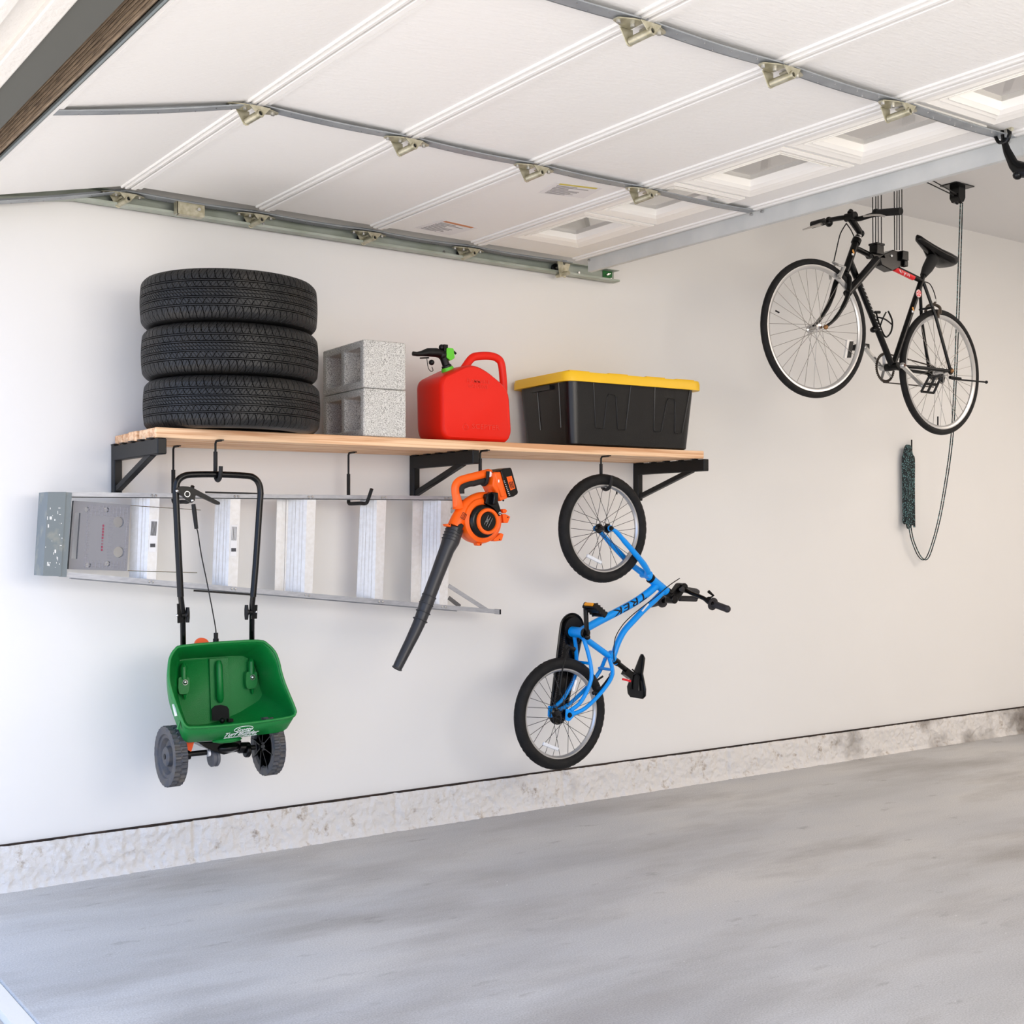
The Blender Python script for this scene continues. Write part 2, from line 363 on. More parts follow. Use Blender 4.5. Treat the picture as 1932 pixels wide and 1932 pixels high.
# stiles: galvanised bars screwed under the panels, bowing up between the seams
def stile(y, x0, z0, x1, z1, w=.045, notch=False):
    s = MB(); n = 8; d = V((x1-x0, 0, z1-z0)); L_ = d.length; d.normalize(); up = V((-d.z, 0, d.x))
    pts = [V((x0, y, z0))+d*(L_*i/n)+up*(-.006-.006*sin(pi*i/n)) for i in range(n+1)]
    for i in range(n):
        a, b = pts[i], pts[i+1]
        s.hexa([a+V((0,-w/2,0)), b+V((0,-w/2,0)), b+V((0,w/2,0)), a+V((0,w/2,0)), a+V((0,-w/2,0))+up*.004, b+V((0,-w/2,0))+up*.004, b+V((0,w/2,0))+up*.004, a+V((0,w/2,0))+up*.004])
        s.hexa([a+V((0,w/2-.004,0)), b+V((0,w/2-.004,0)), b+V((0,w/2,0)), a+V((0,w/2,0)), a+V((0,w/2-.004,0))+up*.02, b+V((0,w/2-.004,0))+up*.02, b+V((0,w/2,0))+up*.02, a+V((0,w/2,0))+up*.02])
    return s, pts, up
msl = mat('slate_galvanised', (156,161,165), .42, .3, vcol=(140,145,150), vscale=12)
hm = M['steel']
YS = [-.105, -1.32, -2.50, -3.75]
for y in YS:
    xs = [(XB+.02, ZB+.002, seams[0], ZD-.002)]+[(seams[i], ZD-.002, seams[i+1], ZD-.002) for i in range(4)]
    for (a, b, c, e) in xs:
        s, pts, up = stile(y, a, b, c, e, .045 if y != YS[0] else .05)
        q = MB()
        for i in range(9):      # screw heads and punched holes
            t = .12+.76*i/8; j = min(int(t*8), 7); p = pts[j].lerp(pts[j+1], t*8-j)
            q.cyl(p+V((0, (-.012 if i % 2 else .010), -.0005)), p+V((0, (-.012 if i % 2 else .010), -.003)), .0022, n=6)
        s.build('stile', msl, door, smooth=0, extra=[(q, hm)])
# hinges
def make_hinge():
    s = MB()
    s.prism(rounded([V((-.090,-.010,-.002)), V((-.045,-.028,-.002)), V((-.012,-.030,-.002)), V((-.012,.030,-.002)), V((-.045,.028,-.002)), V((-.090,.010,-.002))], .006, 2), (0,0,-.003))
    s.prism(rounded([V((.012,-.026,-.002)), V((.040,-.026,-.002)), V((.080,-.009,-.002)), V((.080,.009,-.002)), V((.040,.026,-.002)), V((.012,.026,-.002))], .006, 2), (0,0,-.003))
    for y, x0, x1, xb, zb_, rb in ((.032,-.046,-.002,-.012,-.036,.0125), (-.034,-.030,.040,.006,-.024,.0135)):
        e = [V((x0, y, -.003)), V((x1, y, -.003))]+[V((xb+rb*cos(t), y, zb_+rb*sin(t))) for t in (-.2,-.9,-1.6,-2.3,-2.95)]
        s.prism(e, (0, .003, 0))
    s.lathe([(.0118,-.040),(.0118,.034),(.0070,.034),(.0070,-.040),(.0118,-.040)], V((-.003, 0, -.0300)), V((-.20, 1, -.12)), n=16)
    b = MB()
    for (x, y) in ((-.078, 0), (-.030, 0), (.062, 0.0)): b.cyl(V((x, y, -.004)), V((x, y, -.012)), .0060, n=6)
    k = MB(); k.cyl(V((.004,-.0355,-.0258)), V((-.009,.030,-.0336)), .0072, n=10)
    return s, b, k
def place(s, off):
    q = MB(); q.add([p+V(off) for p in s.v], s.f); return q
hs, hb, hk_ = make_hinge()
first = None; er = None
for si, x in enumerate(seams[:4]):
    for yi, y in enumerate(YS[:3]+[YS[3]]):
        off = V((x, y, ZD-.014))
        if first is None:
            first = place(hs, off).build('hinge', M['zinc'], door, smooth=30, extra=[(place(hb, off), M['silver']), (place(hk_, off), M['dark'])])
            f0 = off
        else: dup_part(first, off-f0, door)
# rollers on the edge hinges
def roller(x, z):
    s = MB(); s.cyl(V((x, -.118, z)), V((x, -.052, z)), .0055, n=10)
    a = s.build('roller_stem', M['zinc'], door)
    w = MB(); w.lathe([(.0, -.008), (.018, -.008), (.0225, -.005), (.0225, .005), (.018, .008), (0, .008)], (x, -.052, z), (0, 1, 0), n=20)
    w.build('roller_wheel', M['blackp'], a); return a
r0 = None
for x in seams[:4]+[3.80]:
    if r0 is None: r0 = roller(x-.010, 2.648); rx = x
    else: dup_part(r0, (x-rx, 0, 0), door)
# bracket on the edge stile between first and second seam
bx = at(360, 378, -.12)
s = MB(); s.box((bx.x, -.120, ZD-.035), (.115, .004, .05)); s.box((bx.x-.056, -.105, ZD-.035), (.004, .034, .05)); s.box((bx.x+.004, -.103, ZD-.060), (.10, .034, .004)); s.box((bx.x, -.103, ZD-.012), (.12, .04, .003))
o = s.build('lock_bracket', M['zinc'], door, smooth=0); MB().cyl(V((bx.x+.03, -.121, ZD-.035)), V((bx.x+.03, -.135, ZD-.035)), .007, n=6).build('bolt', hm, o, smooth=0)
# top roller bracket
p = V((3.79, -.115, ZD-.02)); s = MB()
s.bar((3.76, -.125, ZD-.005), (3.79, -.11, 2.60), .032, .004, up=V((0,1,0))); s.bar((3.83, -.10, ZD-.005), (3.80, -.10, 2.60), .030, .004, up=V((0,1,0))); s.cyl(V((3.795, -.15, 2.61)), V((3.795, -.06, 2.61)), .011, n=12)
s.build('top_bracket', M['zinc'], door)
# strut along the top edge of the door
s = MB(); zt = ZD+.0
s.box((3.862, (-.22+Y1)/2, ZD-.030), (.004, -.22-Y1, .066)); s.box((3.850, (-.22+Y1)/2, ZD-.001), (.024, -.22-Y1, .003)); s.box((3.872, (-.22+Y1)/2, ZD-.063), (.022, -.22-Y1, .004)); s.box((3.882, (-.22+Y1)/2, ZD-.058), (.003, -.22-Y1, .012))
o = s.build('strut', M['galv'], door, smooth=0)
b = MB()
for y in [-.235, -1.30, -1.36, -2.48]: b.cyl(V((3.858, y, ZD-.012)), V((3.848, y, ZD-.012)), .006, n=6)
each(b, 'bolt', hm, o, smooth=0)
# stickers on the panels
def sticker(quad, bars):
    s = MB(); z = ZD+.0028
    q = [V((a, b, z)) for a, b in quad]; s.hexa([p for p in q]+[p+V((0,0,.001)) for p in q]); return s
def sticker_at(xc, yc, wx, wy, cols, ang):
    Mz = Matrix.Rotation(ang, 3, 'Z')
    s = MB().box((xc, yc, ZD+.0030), (wx, wy, .0012), Mz); o = s.build('sticker', mat('sticker_film', (226,224,224), .4), door, smooth=0)
    b = MB(); r = random.Random(3)
    for i in range(9):
        ww = wx*(.35+.5*r.random()); b.box(V((xc, yc, ZD+.0020))+Mz @ V((-(wx*.42-ww/2), wy*(.40-.085*i), 0)), (ww*.9, wy*.035, .0006), Mz)
    b.build('fine_print', mat('print_grey', (130,128,130), .5), o, smooth=0)
    MB().box(V((xc, yc, ZD+.0018))+Mz @ V((0, -wy*.43, 0)), (wx*.8, wy*.10, .0008), Mz).build('warning_band', mat('band', cols, .5), o, smooth=0)
p = atZ(842, 431, ZD); sticker_at(p.x, p.y, .20, .19, (196,120,60), radians(8))
p = atZ(1076, 361, ZD); sticker_at(p.x, p.y, .20, .16, (206,190,80), radians(-12))
# ================================================================ TRACK
T = thing('door_track', (2.8, -.07, 2.65), 'galvanised steel roller track along the wall under the raised white door', 'track')
zt0, zt1 = 2.622, 2.682
s = MB()
def rail(xa, xb, za0, zb0):
    h = zt1-zt0
    for (y0, y1, a, b) in ((-.030, -.034, 0, h), ):
        s.hexa([V((xa,-.030,za0)),V((xb,-.030,zb0)),V((xb,-.034,zb0)),V((xa,-.034,za0)),V((xa,-.030,za0+h)),V((xb,-.030,zb0+h)),V((xb,-.034,zb0+h)),V((xa,-.034,za0+h))])
    for dz in (0, h-.004):
        s.hexa([V((xa,-.030,za0+dz)),V((xb,-.030,zb0+dz)),V((xb,-.078,zb0+dz)),V((xa,-.078,za0+dz)),V((xa,-.030,za0+dz+.003)),V((xb,-.030,zb0+dz+.003)),V((xb,-.078,zb0+dz+.003)),V((xa,-.078,za0+dz+.003))])
    s.hexa([V((xa,-.078,za0)),V((xb,-.078,zb0)),V((xb,-.082,zb0)),V((xa,-.082,za0)),V((xa,-.078,za0+.010)),V((xb,-.078,zb0+.010)),V((xb,-.082,zb0+.010)),V((xa,-.082,za0+.010))])
rail(1.46, 4.18, zt0, zt0); rail(1.18, 1.46, zt0-.045, zt0); rail(1.02, 1.18, zt0-.15, zt0-.045)
rl_ = s
b = MB()
for x in (1.95, 2.25, 3.15, 3.95): b.cyl(V((x, -.034, 2.648)), V((x, -.040, 2.648)), .006, n=8)
rl_.build('rail', mat('track_galvanised', (178,185,176), .42, .2, vcol=(152,160,146), vscale=6, bump=.1, bscale=12), T, smooth=0, extra=[(b, hm)])
s = MB(); s.box((4.135, -.037, 2.652), (.06, .004, .052)); o = s.build('stop_plate', mat('green_paint', (36,110,50), .5), T, smooth=0)
MB().cyl(V((4.13, -.039, 2.66)), V((4.13, -.052, 2.66)), .006, n=6).cyl(V((4.15, -.039, 2.638)), V((4.15, -.050, 2.638)), .006, n=6).bar((4.12,-.05,2.655), (4.145,-.05,2.665), .003, .005).build('bolt', hm, o, smooth=0)
def angle_hanger(x, y, z0, z1, dx=0, dy=0):
    s = MB()
    s.hexa([V((x,y,z0)),V((x+.03,y,z0)),V((x+.03,y+.003,z0)),V((x,y+.003,z0)),V((x+dx,y+dy,z1)),V((x+.03+dx,y+dy,z1)),V((x+.03+dx,y+.003+dy,z1)),V((x+dx,y+.003+dy,z1))])
    s.hexa([V((x,y,z0)),V((x+.003,y,z0)),V((x+.003,y-.03,z0)),V((x,y-.03,z0)),V((x+dx,y+dy,z1)),V((x+.003+dx,y+dy,z1)),V((x+.003+dx,y-.03+dy,z1)),V((x+dx,y-.03+dy,z1))])
    return s
hs_ = angle_hanger(4.06, -.030, 2.68, 3.33, -.18, 0)
b = MB()
for k in range(14):
    z = 2.70+k*.045; t = (z-2.68)/.65; b.cyl(V((4.075-.18*t, -.0305, z)), V((4.075-.18*t, -.0335, z)), .0055, n=8)
hs_.build('hanger_strap', M['galv'], T, smooth=0, extra=[(b, M['vinyl'])])
# opener arm at the right edge of the picture
A = thing('opener_arm', atX(1890, 245, 3.85), 'black curved arm bolted to the top edge of the raised door', 'arm')
def ax(x, y, off=0): return atX(x, y, 3.77)+V((0, off, 0))
s = MB(); s.tube([ax(1893,262), ax(1900,285), ax(1912,310), ax(1924,320), ax(1945,322), ax(1990,318)], [.010,.014,.018,.026,.024,.02], n=10, ry=.5)
s.ball(ax(1920, 330), .016); s.build('arm_bar', M['gloss'], A)
s = MB(); s.tube(catmull([ax(1880,240), ax(1878,255), ax(1884,268), ax(1893,268)], 4), .006, n=8); s.tube(catmull([ax(1902,240), ax(1905,252), ax(1900,266), ax(1893,270)], 4), .007, n=8); s.tube([ax(1890,240), ax(1893,268)], .006, n=8)
s.build('clevis', M['gloss'], A)
MB().cyl(ax(1873,241), ax(1885,243), .009, n=6).cyl(ax(1900,241), ax(1910,243), .009, n=6).box(ax(1892, 237), (.05, .12, .006)).build('bolt', M['zinc'], A)
MB().box(atX(1935, 262, 3.905), (.012, .16, .08)).build('reinforcing_plate', M['galv'], A, smooth=0)
# ================================================================ SHELF
def zsh(X): return 1.727+(X-1.63)*.0076          # the shelf rises a little towards the right
mwood = mat('fir_lumber', (232,188,146), .55)
N, L, B = nodes(mwood); tc = [n for n in N if n.type == 'TEX_COORD'][0]
def nn(scale, st, det=4, off=(0,0,0)):
    mp = N.new('ShaderNodeMapping'); mp.inputs['Scale'].default_value = st; mp.inputs['Location'].default_value = off; L.new(tc.outputs['Object'], mp.inputs[0])
    n = N.new('ShaderNodeTexNoise'); n.inputs['Scale'].default_value = scale; n.inputs['Detail'].default_value = det; L.new(mp.outputs[0], n.inputs[0]); return n
g = nn(14, (.12,3,5), 6); g.inputs['Distortion'].default_value = .6
r = N.new('ShaderNodeValToRGB'); el = r.color_ramp.elements; el[0].position = .38; el[0].color = rgb(206,152,108); el[1].position = .58; el[1].color = rgb(240,202,162)
L.new(g.outputs[0], r.inputs[0])
k = nn(1.6, (1,8,6), 2, (5,0,0)); rk = N.new('ShaderNodeMapRange'); rk.inputs['From Min'].default_value = .70; rk.inputs['From Max'].default_value = .78; L.new(k.outputs[0], rk.inputs[0])
x = N.new('ShaderNodeMix'); x.data_type = 'RGBA'; L.new(rk.outputs[0], x.inputs[0]); L.new(r.outputs[0], x.inputs[6]); x.inputs[7].default_value = rgb(170,104,60); L.new(x.outputs[2], B.inputs['Base Color'])
S = thing('wall_shelf', (3.0, -.25, 1.70), 'long slatted lumber shelf on three black steel brackets screwed to the wall', 'shelf')
YF = -.50
xl, xr = at(293.9, 806, YF).x, at(1328.3, 851, YF).x
for i in range(5):
    y0 = YF+i*.1005; dx = [0, .004, -.004, .010, .012][i]; a = xl+dx; b = xr+[0, .012, -.01, .015, 0][i]
    s = MB(); s.hexa([V((a,y0,zsh(a)-.038)), V((b,y0,zsh(b)-.038)), V((b,y0+.089,zsh(b)-.038)), V((a,y0+.089,zsh(a)-.038)), V((a,y0,zsh(a))), V((b,y0,zsh(b))), V((b,y0+.089,zsh(b))), V((a,y0+.089,zsh(a)))])
    s.build('plank', mwood, S, smooth=0, bevel=.004, seg=2)
for px in (209, 772, 1194):
    X = at(px, 850, 0).x+.016; zt = zsh(X)-.038
    s = MB(); s.box((X, -.022, zt-.095), (.032, .040, .20)); br = s.build('bracket', M['black'], S, smooth=0, bevel=.003, seg=1)
    MB().box((X, -.275, zt-.032), (.034, .50, .058)).build('arm', M['black'], br, smooth=0, bevel=.003, seg=1)
    MB().bar((X, -.035, zt-.175), (X, -.43, zt-.052), .024, .024).build('brace', M['black'], br, smooth=0, bevel=.002, seg=1)
    s = MB()
    for k in range(5): s.box((X-.02, -.46+k*.1, zt-.001), (.02, .035, .004))
    s.cyl(V((X, -.045, zt-.05)), V((X, -.050, zt-.05)), .006, n=8)
    each(s, 'lug', M['black'], br, smooth=0)
# ---------------------------------------------------------------- tyres
def tyre_mesh():
    R0 = .337; prof = [(.205,-.068),(.212,-.081),(.235,-.093),(.262,-.0973),(.285,-.0965),(.305,-.093)]
    hs = [-.0895+i*.179/112 for i in range(113)]
    def rad(h):
        a = abs(h)
        if a < .062: return R0-.0035*(a/.062)**2
        t = (a-.062)/.030; return R0-.0035-.021*t*t
    n = 1440; s = MB(); rows = []
    for r_, h in prof: rows.append([V((r_*cos(2*pi*j/n), r_*sin(2*pi*j/n), h)) for j in range(n)])
    def groove(u, h):     # u, h in mm
        d = 0; a = abs(h)
        for c in (12.8, 18.8, 41.5, 47.5):
            if abs(a-c) < 1.1: d = 5.5
        if a > 48.5:      # shoulder blocks: curved slots and two thin diagonals
            t = (a-45)/46; sg = 1 if h > 0 else -1
            if (u+sg*9*sin(t*2.2)) % 29.4 < 2.4: d = max(d, 5)
            if (u-sg*(14+26*t)) % 14.7 < 1.5: d = max(d, 2.2)
        elif 19.5 < a < 41:
            t = (a-19)/22; ph = 1 if h > 0 else .4
            if (u+14.7*ph+14*sin(t*pi*.5)) % 29.4 < 1.9: d = max(d, 3.5)
            if (u-14.7*ph-17*t) % 14.7 < 1.5: d = max(d, 2.5)
        elif a < 12.2:
            if (u+h*1.1) % 14.7 < 2.0: d = max(d, 3.5)
            if abs(h) < .9: d = max(d, 2)
        return d
    C = 2*pi*R0*1000; k_ = round(C/29.4)*29.4/C
    for h in hs:
        rr = rad(h); row = []
        for j in range(n):
            q = groove(j/n*C*k_, h*1000); r2 = rr-q/1000; row.append(V((r2*cos(2*pi*j/n), r2*sin(2*pi*j/n), h)))
        rows.append(row)
    for r_, h in prof[::-1]: rows.append([V((r_*cos(2*pi*j/n), r_*sin(2*pi*j/n), -h)) for j in range(n)])
    s.loft(rows+[rows[0]], cap=False); return s
mty = mat('tyre_rubber', (22,22,22), .5, 0, spec=.42, vcol=(36,33,29), vscale=9, bump=.15, bscale=150, thr=(.5,.8))
tx, ty = 1.981, -.345; z0 = zsh(tx)+.0975
ts = tyre_mesh(); ts.v = [p+V((tx, ty, z0)) for p in ts.v]
t1 = ts.build('tyre', mty, None, smooth=30, org=(tx, ty, z0))
tag(t1, 'black car tyre at the bottom of the stack of three, lying on the wooden shelf', 'tyre', 'tyres stacked on the shelf')
for k, lb in ((1, 'middle black car tyre of the stack of three on the shelf'), (2, 'topmost black car tyre of the stack of three on the shelf')):
    c = t1.copy(); COL.objects.link(c); c.location = (tx-.006*k, ty+(.004 if k == 1 else 0), z0+.1945*k); c.rotation_euler = (0, 0, 1.3*k); c['label'] = lb
# ---------------------------------------------------------------- concrete blocks
mb = mat('speckled_concrete', (190,188,182), .9)
N, L, B = nodes(mb); tc = [n for n in N if n.type == 'TEX_COORD'][0]
g = nn(300, (1,1,1), 3); r = N.new('ShaderNodeValToRGB'); el = r.color_ramp.elements; el[0].position = .34; el[0].color = rgb(120,118,112); el[1].position = .60; el[1].color = rgb(222,220,214)
e2 = el.new(.45); e2.color = rgb(186,184,178); L.new(g.outputs[0], r.inputs[0]); L.new(r.outputs[0], B.inputs['Base Color'])
v = N.new('ShaderNodeTexVoronoi'); v.inputs['Scale'].default_value = 190; L.new(tc.outputs['Object'], v.inputs[0]); bp = N.new('ShaderNodeBump'); bp.inputs['Strength'].default_value = .5; bp.inputs['Distance'].default_value = .003; L.new(g.outputs[0], bp.inputs['Height']); L.new(bp.outputs[0], B.inputs['Normal'])
def block(x0, y0, z, lab):
    W, D, Hh = .194, .397, .194; s = MB()
    def rr(y0_, y1_, z0_, z1_, r_, n=4):      # rounded rectangle loop in the Y-Z plane
        return [(p.x, p.y) for p in rounded([V((y0_,z0_,0)), V((y1_,z0_,0)), V((y1_,z1_,0)), V((y0_,z1_,0))], r_, n)]
    cores = [(.034, .182), (.215, .363)]
    ox = []      # build plates around the two cores as wedge strips
    ys = [0, .034, .182, .215, .363, D]
    zs = [0, .030, Hh-.030, Hh]
    for x_, ins in ((0, 1), (W, -1)): pass
    bm_cells = [(a, b, c, d) for a, b in ((0,.034),(.182,.215),(.363,D)) for c, d in ((0, Hh),)]+[(a, b, c, d) for a, b in ((.034,.182),(.215,.363)) for c, d in ((0,.030),(Hh-.030,Hh))]
    # one welded shell: faces of the grid except the cores
    vs = {}; V_ = []; F_ = []
    def vid(x, y, zz):
        k = (round(x,5), round(y,5), round(zz,5))
        if k not in vs: vs[k] = len(V_); V_.append(V((x, y, zz)))
        return vs[k]
    ng = 1
    for x in (0, W):
        for i in range(5):
            for j in range(3):
                if j == 1 and i in (1, 3): continue
                q = [vid(x, ys[i], zs[j]), vid(x, ys[i+1], zs[j]), vid(x, ys[i+1], zs[j+1]), vid(x, ys[i], zs[j+1])]
                F_.append(tuple(q))
    for j in range(3):
        for y in (0, D): F_.append((vid(0,y,zs[j]), vid(W,y,zs[j]), vid(W,y,zs[j+1]), vid(0,y,zs[j+1])))
    for i in range(5):
        for zz in (0, Hh): F_.append((vid(0,ys[i],zz), vid(W,ys[i],zz), vid(W,ys[i+1],zz), vid(0,ys[i+1],zz)))
    for i in (1, 3):
        for zz in (zs[1], zs[2]): F_.append((vid(0,ys[i],zz), vid(W,ys[i],zz), vid(W,ys[i+1],zz), vid(0,ys[i+1],zz)))
        for yy in (ys[i], ys[i+1]): F_.append((vid(0,yy,zs[1]), vid(W,yy,zs[1]), vid(W,yy,zs[2]), vid(0,yy,zs[2])))
    Mz = Matrix.Rotation(radians(-3), 3, 'Z')
    s.add([V((x0, y0, z))+Mz @ p for p in V_], F_)
    o = s.build('concrete_block', mb, None, smooth=30, org=(x0, y0, z)); q = o.modifiers.new('b', 'BEVEL'); q.width = .007; q.segments = 3; q.limit_method = 'ANGLE'
    # the weld keeps the bevel clean
    return tag(o, lab, 'concrete block', 'concrete blocks on the shelf')
bxp = at(686, 700, -.49); bz_ = zsh(bxp.x+.1)+.001
block(bxp.x, -.49, bz_, 'lower grey hollow concrete block standing on the shelf beside the tyres')
block(bxp.x-.002, -.492, bz_+.1955, 'upper grey hollow concrete block lying on the other block')
# ---------------------------------------------------------------- fuel can
mr = mat('red_plastic', (228,30,8), .45, 0, bump=.06, bscale=300, spec=.3)
YC0 = -.475; 
def cp(zx, zy, Y=YC0): return at(590+.2329*zx, 600+.2329*zy, Y)
canb = cp(1330, 990); C = thing('fuel_can', (canb.x, -.38, zsh(canb.x)), 'red plastic fuel can with a black and green spout on the shelf', 'fuel can')
zb = zsh(canb.x)+.002
out = [cp(1078,990), cp(1590,990), cp(1622,940), cp(1600,575), cp(1420,425), cp(1330,378), cp(1250,378), cp(1060,470), cp(1042,520), cp(1050,900)]
out = [V((p.x, YC0, max(p.z, zb))) for p in out]
out[0].z = out[1].z = zb
loop = rounded(out, [.025,.03,.04,.05,.06,.03,.05,.04,.03,.02], 4)
cen = sum(loop, V())/len(loop); D = .215
def inset(l, k, y): return [V((cen.x+(p.x-cen.x)*k, y, cen.z+(p.z-cen.z)*k)) for p in l]
s = MB(); s.loft([inset(loop,.93,YC0), inset(loop,.975,YC0+.008), inset(loop,1,YC0+.024), inset(loop,1,YC0+D-.03), inset(loop,.97,YC0+D-.01), inset(loop,.9,YC0+D)])
zmin = min(p.z for p in s.v); s.v = [p+V((0,0,zb-zmin)) for p in s.v]
body = s.build('body', mr, C, smooth=40)
ym = YC0+D/2
s = MB(); hp = [cp(1195,450,ym-.03), cp(1235,395,ym-.03), cp(1290,325,ym-.03), cp(1350,308,ym-.03), cp(1440,308,ym-.03), cp(1500,330,ym-.03), cp(1530,380,ym-.03), cp(1545,530,ym-.03), cp(1545,640,ym-.03)]
s.tube(catmull(hp, 5), .0148, n=12, ry=1.2); s.build('handle', mr, C)
# embossed marks
emb = mat('red_emboss', (222,40,20), .4)
s = MB(); o = cp(1400,885); o.y = YC0-.0005; s.text('SCEPTER', o, (1,0,0), (0,0,1), .030, .0012, sx=1.25)
s.build('embossed_lettering', emb, C, smooth=0); s = MB()
o2 = cp(1238,885); s.torus((o2.x, YC0, o2.z), (0,1,0), .0135, .0017, n=24, k=6); s.tube([V((o2.x-.006, YC0, o2.z+.004)), V((o2.x+.004, YC0, o2.z+.004)), V((o2.x-.003, YC0, o2.z-.005)), V((o2.x+.007, YC0, o2.z-.005))], .0014, n=5)
s.build('embossed_logo', emb, C, smooth=0); s = MB()
o3 = cp(1340,535); s.text('FLAMMABLE\nGASOLINE', (o3.x, YC0-.0005, o3.z), (1,0,0), (0,0,1), .022, .001)
s.build('embossed_lettering', emb, C, smooth=0)
yn = YC0+.10
def sp_(x, y, off=0): return cp(x, y, yn+off)
mg = mat('lime_plastic', (96,204,44), .4)
s = MB(); s.cyl(sp_(1100,440), sp_(1088,400), .030, n=24, r2=.026); s.build('collar', mg, C)
s = MB(); s.tube([sp_(1095,425), sp_(1082,385), sp_(1080,380), sp_(1062,330), sp_(1055,300)], [.024,.022,.017,.017,.020], n=16)
s.tube([sp_(812,288), sp_(845,292), sp_(880,288), sp_(930,278), sp_(1000,280), sp_(1060,300)], [.0095,.0095,.0115,.018,.020,.018], n=16); s.ball(sp_(1045,238), .0135); s.ball(sp_(1050,300), .022)
s.box(sp_(1065,265), (.02,.03,.05)); s.cyl(sp_(1140,270), sp_(1160,290), .005, n=8); s.cyl(sp_(870,325), sp_(940,322), .003)
s.build('spout', M['blackp'], C)
s = MB(); a = [sp_(1088,240,-.02), sp_(1142,245,-.02), sp_(1152,325,-.02), sp_(1120,345,-.02), sp_(1085,320,-.02)]; s.prism(rounded(a, .006, 3), (0,.035,0)); s.build('release_button', mg, C, bevel=.002)
s = MB(); s.tube(catmull([sp_(925,330), sp_(935,400), sp_(955,430), sp_(975,425), sp_(965,395)], 4), .0016, n=6); s.ball(sp_(963,360,-.01), .0125); s.build('spout_cap', M['blackp'], C)
# ---------------------------------------------------------------- storage tote
mt = mat('tote_black', (5,5,6), .3, 0, bump=.12, bscale=240, spec=.42)
my = mat('tote_yellow', (242,192,24), .42, 0, bump=.05, bscale=200)
lf = at(1069.7, 702, -.495); ang = radians(-4)
Mz = Matrix.Rotation(ang, 3, 'Z'); TB = zsh(3.9)+.002
Wl, Dl, Ht = .80, .49, .318
tc0 = V((lf.x, -.495, TB))+Mz @ V((Wl/2, Dl/2, 0))
TT = thing('storage_tote', tc0, 'black plastic storage tote with a yellow lid at the right end of the shelf', 'storage tote')
def tl(w, d, z, r=.05, n=5):
    return [tc0+V((0,0,z))+Mz @ V((p.x, p.y, 0)) for p in rounded([V((-w/2,-d/2,0)), V((w/2,-d/2,0)), V((w/2,d/2,0)), V((-w/2,d/2,0))], r, n)]
s = MB(); s.loft([tl(.665,.375,0,.04), tl(.69,.40,.008,.045), tl(.745,.445,Ht,.05)]); s.build('bin', mt, TT, smooth=40)
s = MB(); s.loft([tl(.775,.465,Ht-.028,.05), tl(.80,.49,Ht-.030,.06), tl(.80,.49,Ht+.000,.06), tl(.79,.48,Ht+.014,.055), tl(.74,.43,Ht+.016,.05)]); 
for k in (-.30, -.08, .14, .32): s.loft([[tc0+V((0,0,z))+Mz @ V((k+a*.055, b*.20, 0)) for a, b in ((-1,-1),(1,-1),(1,1),(-1,1))] for z in (Ht+.012, Ht+.024)])
s.build('lid', my, TT, smooth=40)
# ribs on the long face and the end
s = MB()
def fp(u, t, out=.0):     # u along the front (-.5..0.5), t height fraction
    w = .69+(.745-.69)*t; d = .40+(.445-.40)*t
    return tc0+V((0,0,.008+(Ht-.008)*t))+Mz @ V((u*w, -d/2-out, 0))
def outline(pts, r=.0035): s.tube(catmull(pts, 1), r, n=6)
for u0 in (-.32, .16):
    outline([fp(u0,.93), fp(u0+.015,.26), fp(u0+.020,.235), fp(u0+.075,.235), fp(u0+.080,.26), fp(u0+.105,.70), fp(u0+.115,.75), fp(u0+.165,.75), fp(u0+.175,.70), fp(u0+.195,.25), fp(u0+.20,.235), fp(u0+.255,.235), fp(u0+.26,.26), fp(u0+.29,.93)])
def ep(v, t):
    w = .69+(.745-.69)*t; d = .40+(.445-.40)*t; return tc0+V((0,0,.008+(Ht-.008)*t))+Mz @ V((-w/2, v*d, 0))
for v0 in (-.30, .12): outline([ep(v0,.92), ep(v0,.25)], .0045)
s.box(tc0+V((0,0,Ht-.045))+Mz @ V((-.375, 0, 0)), (.02, .16, .02), Mz)
each(s, 'moulded_rib', mt, TT, smooth=40)
# ================================================================ HOOKS UNDER THE SHELF
def hook(px, Yr, path, label, name='utility_hook', ytop=None):
    X = at(px, 880, Yr).x; zt = zsh(X)-.038
    h = thing(name, (X, Yr, zt), label, 'hook', 'black hooks screwed under the shelf')
    s = MB(); s.tube([V((X, Yr-.055, zt-.003)), V((X, Yr-.008, zt-.003)), V((X, Yr, zt-.012)), path[0]], .0045, n=8)
    s.box((X, Yr-.045, zt-.002), (.016, .035, .004))
    s.build('rod', M['black'], h)
    MB().tube(catmull(path, 5), .0078, n=10).build('sleeve', M['rubber'], h)
    return h
def hp_(px, Yr, z): return V((at(px, 880, Yr).x, Yr, z))
# front hooks: the curl closes round what it carries (centre line at Yc, lowest inside point at zb)
def front(px, Yc, zb, r, label, tip=.028):
    Yr = Yc+r; X = at(px, 880, Yr).x; zc = zb-.0078+r
    path = [V((X, Yr, zc+.085)), V((X, Yr, zc+.03)), V((X, Yr, zc))]+[V((X, Yc+r*cos(t), zc-r*sin(t))) for t in (.8,1.57,2.35,3.14)]+[V((X, Yc-r*1.12, zc+tip))]
    return hook(px, Yr, path, label)
front(406.5, -.49, at(407, 896, -.49).z-.0125, .024, 'black hook under the shelf front holding the spreader handle')
front(906, -.508, at(916, 911, -.51).z, .028, 'black hook under the shelf holding the orange leaf blower')
front(1134, -.46, at(1138, 997, -.46).z+.1880, .036, 'black hook under the shelf front holding the front wheel of the blue bicycle')
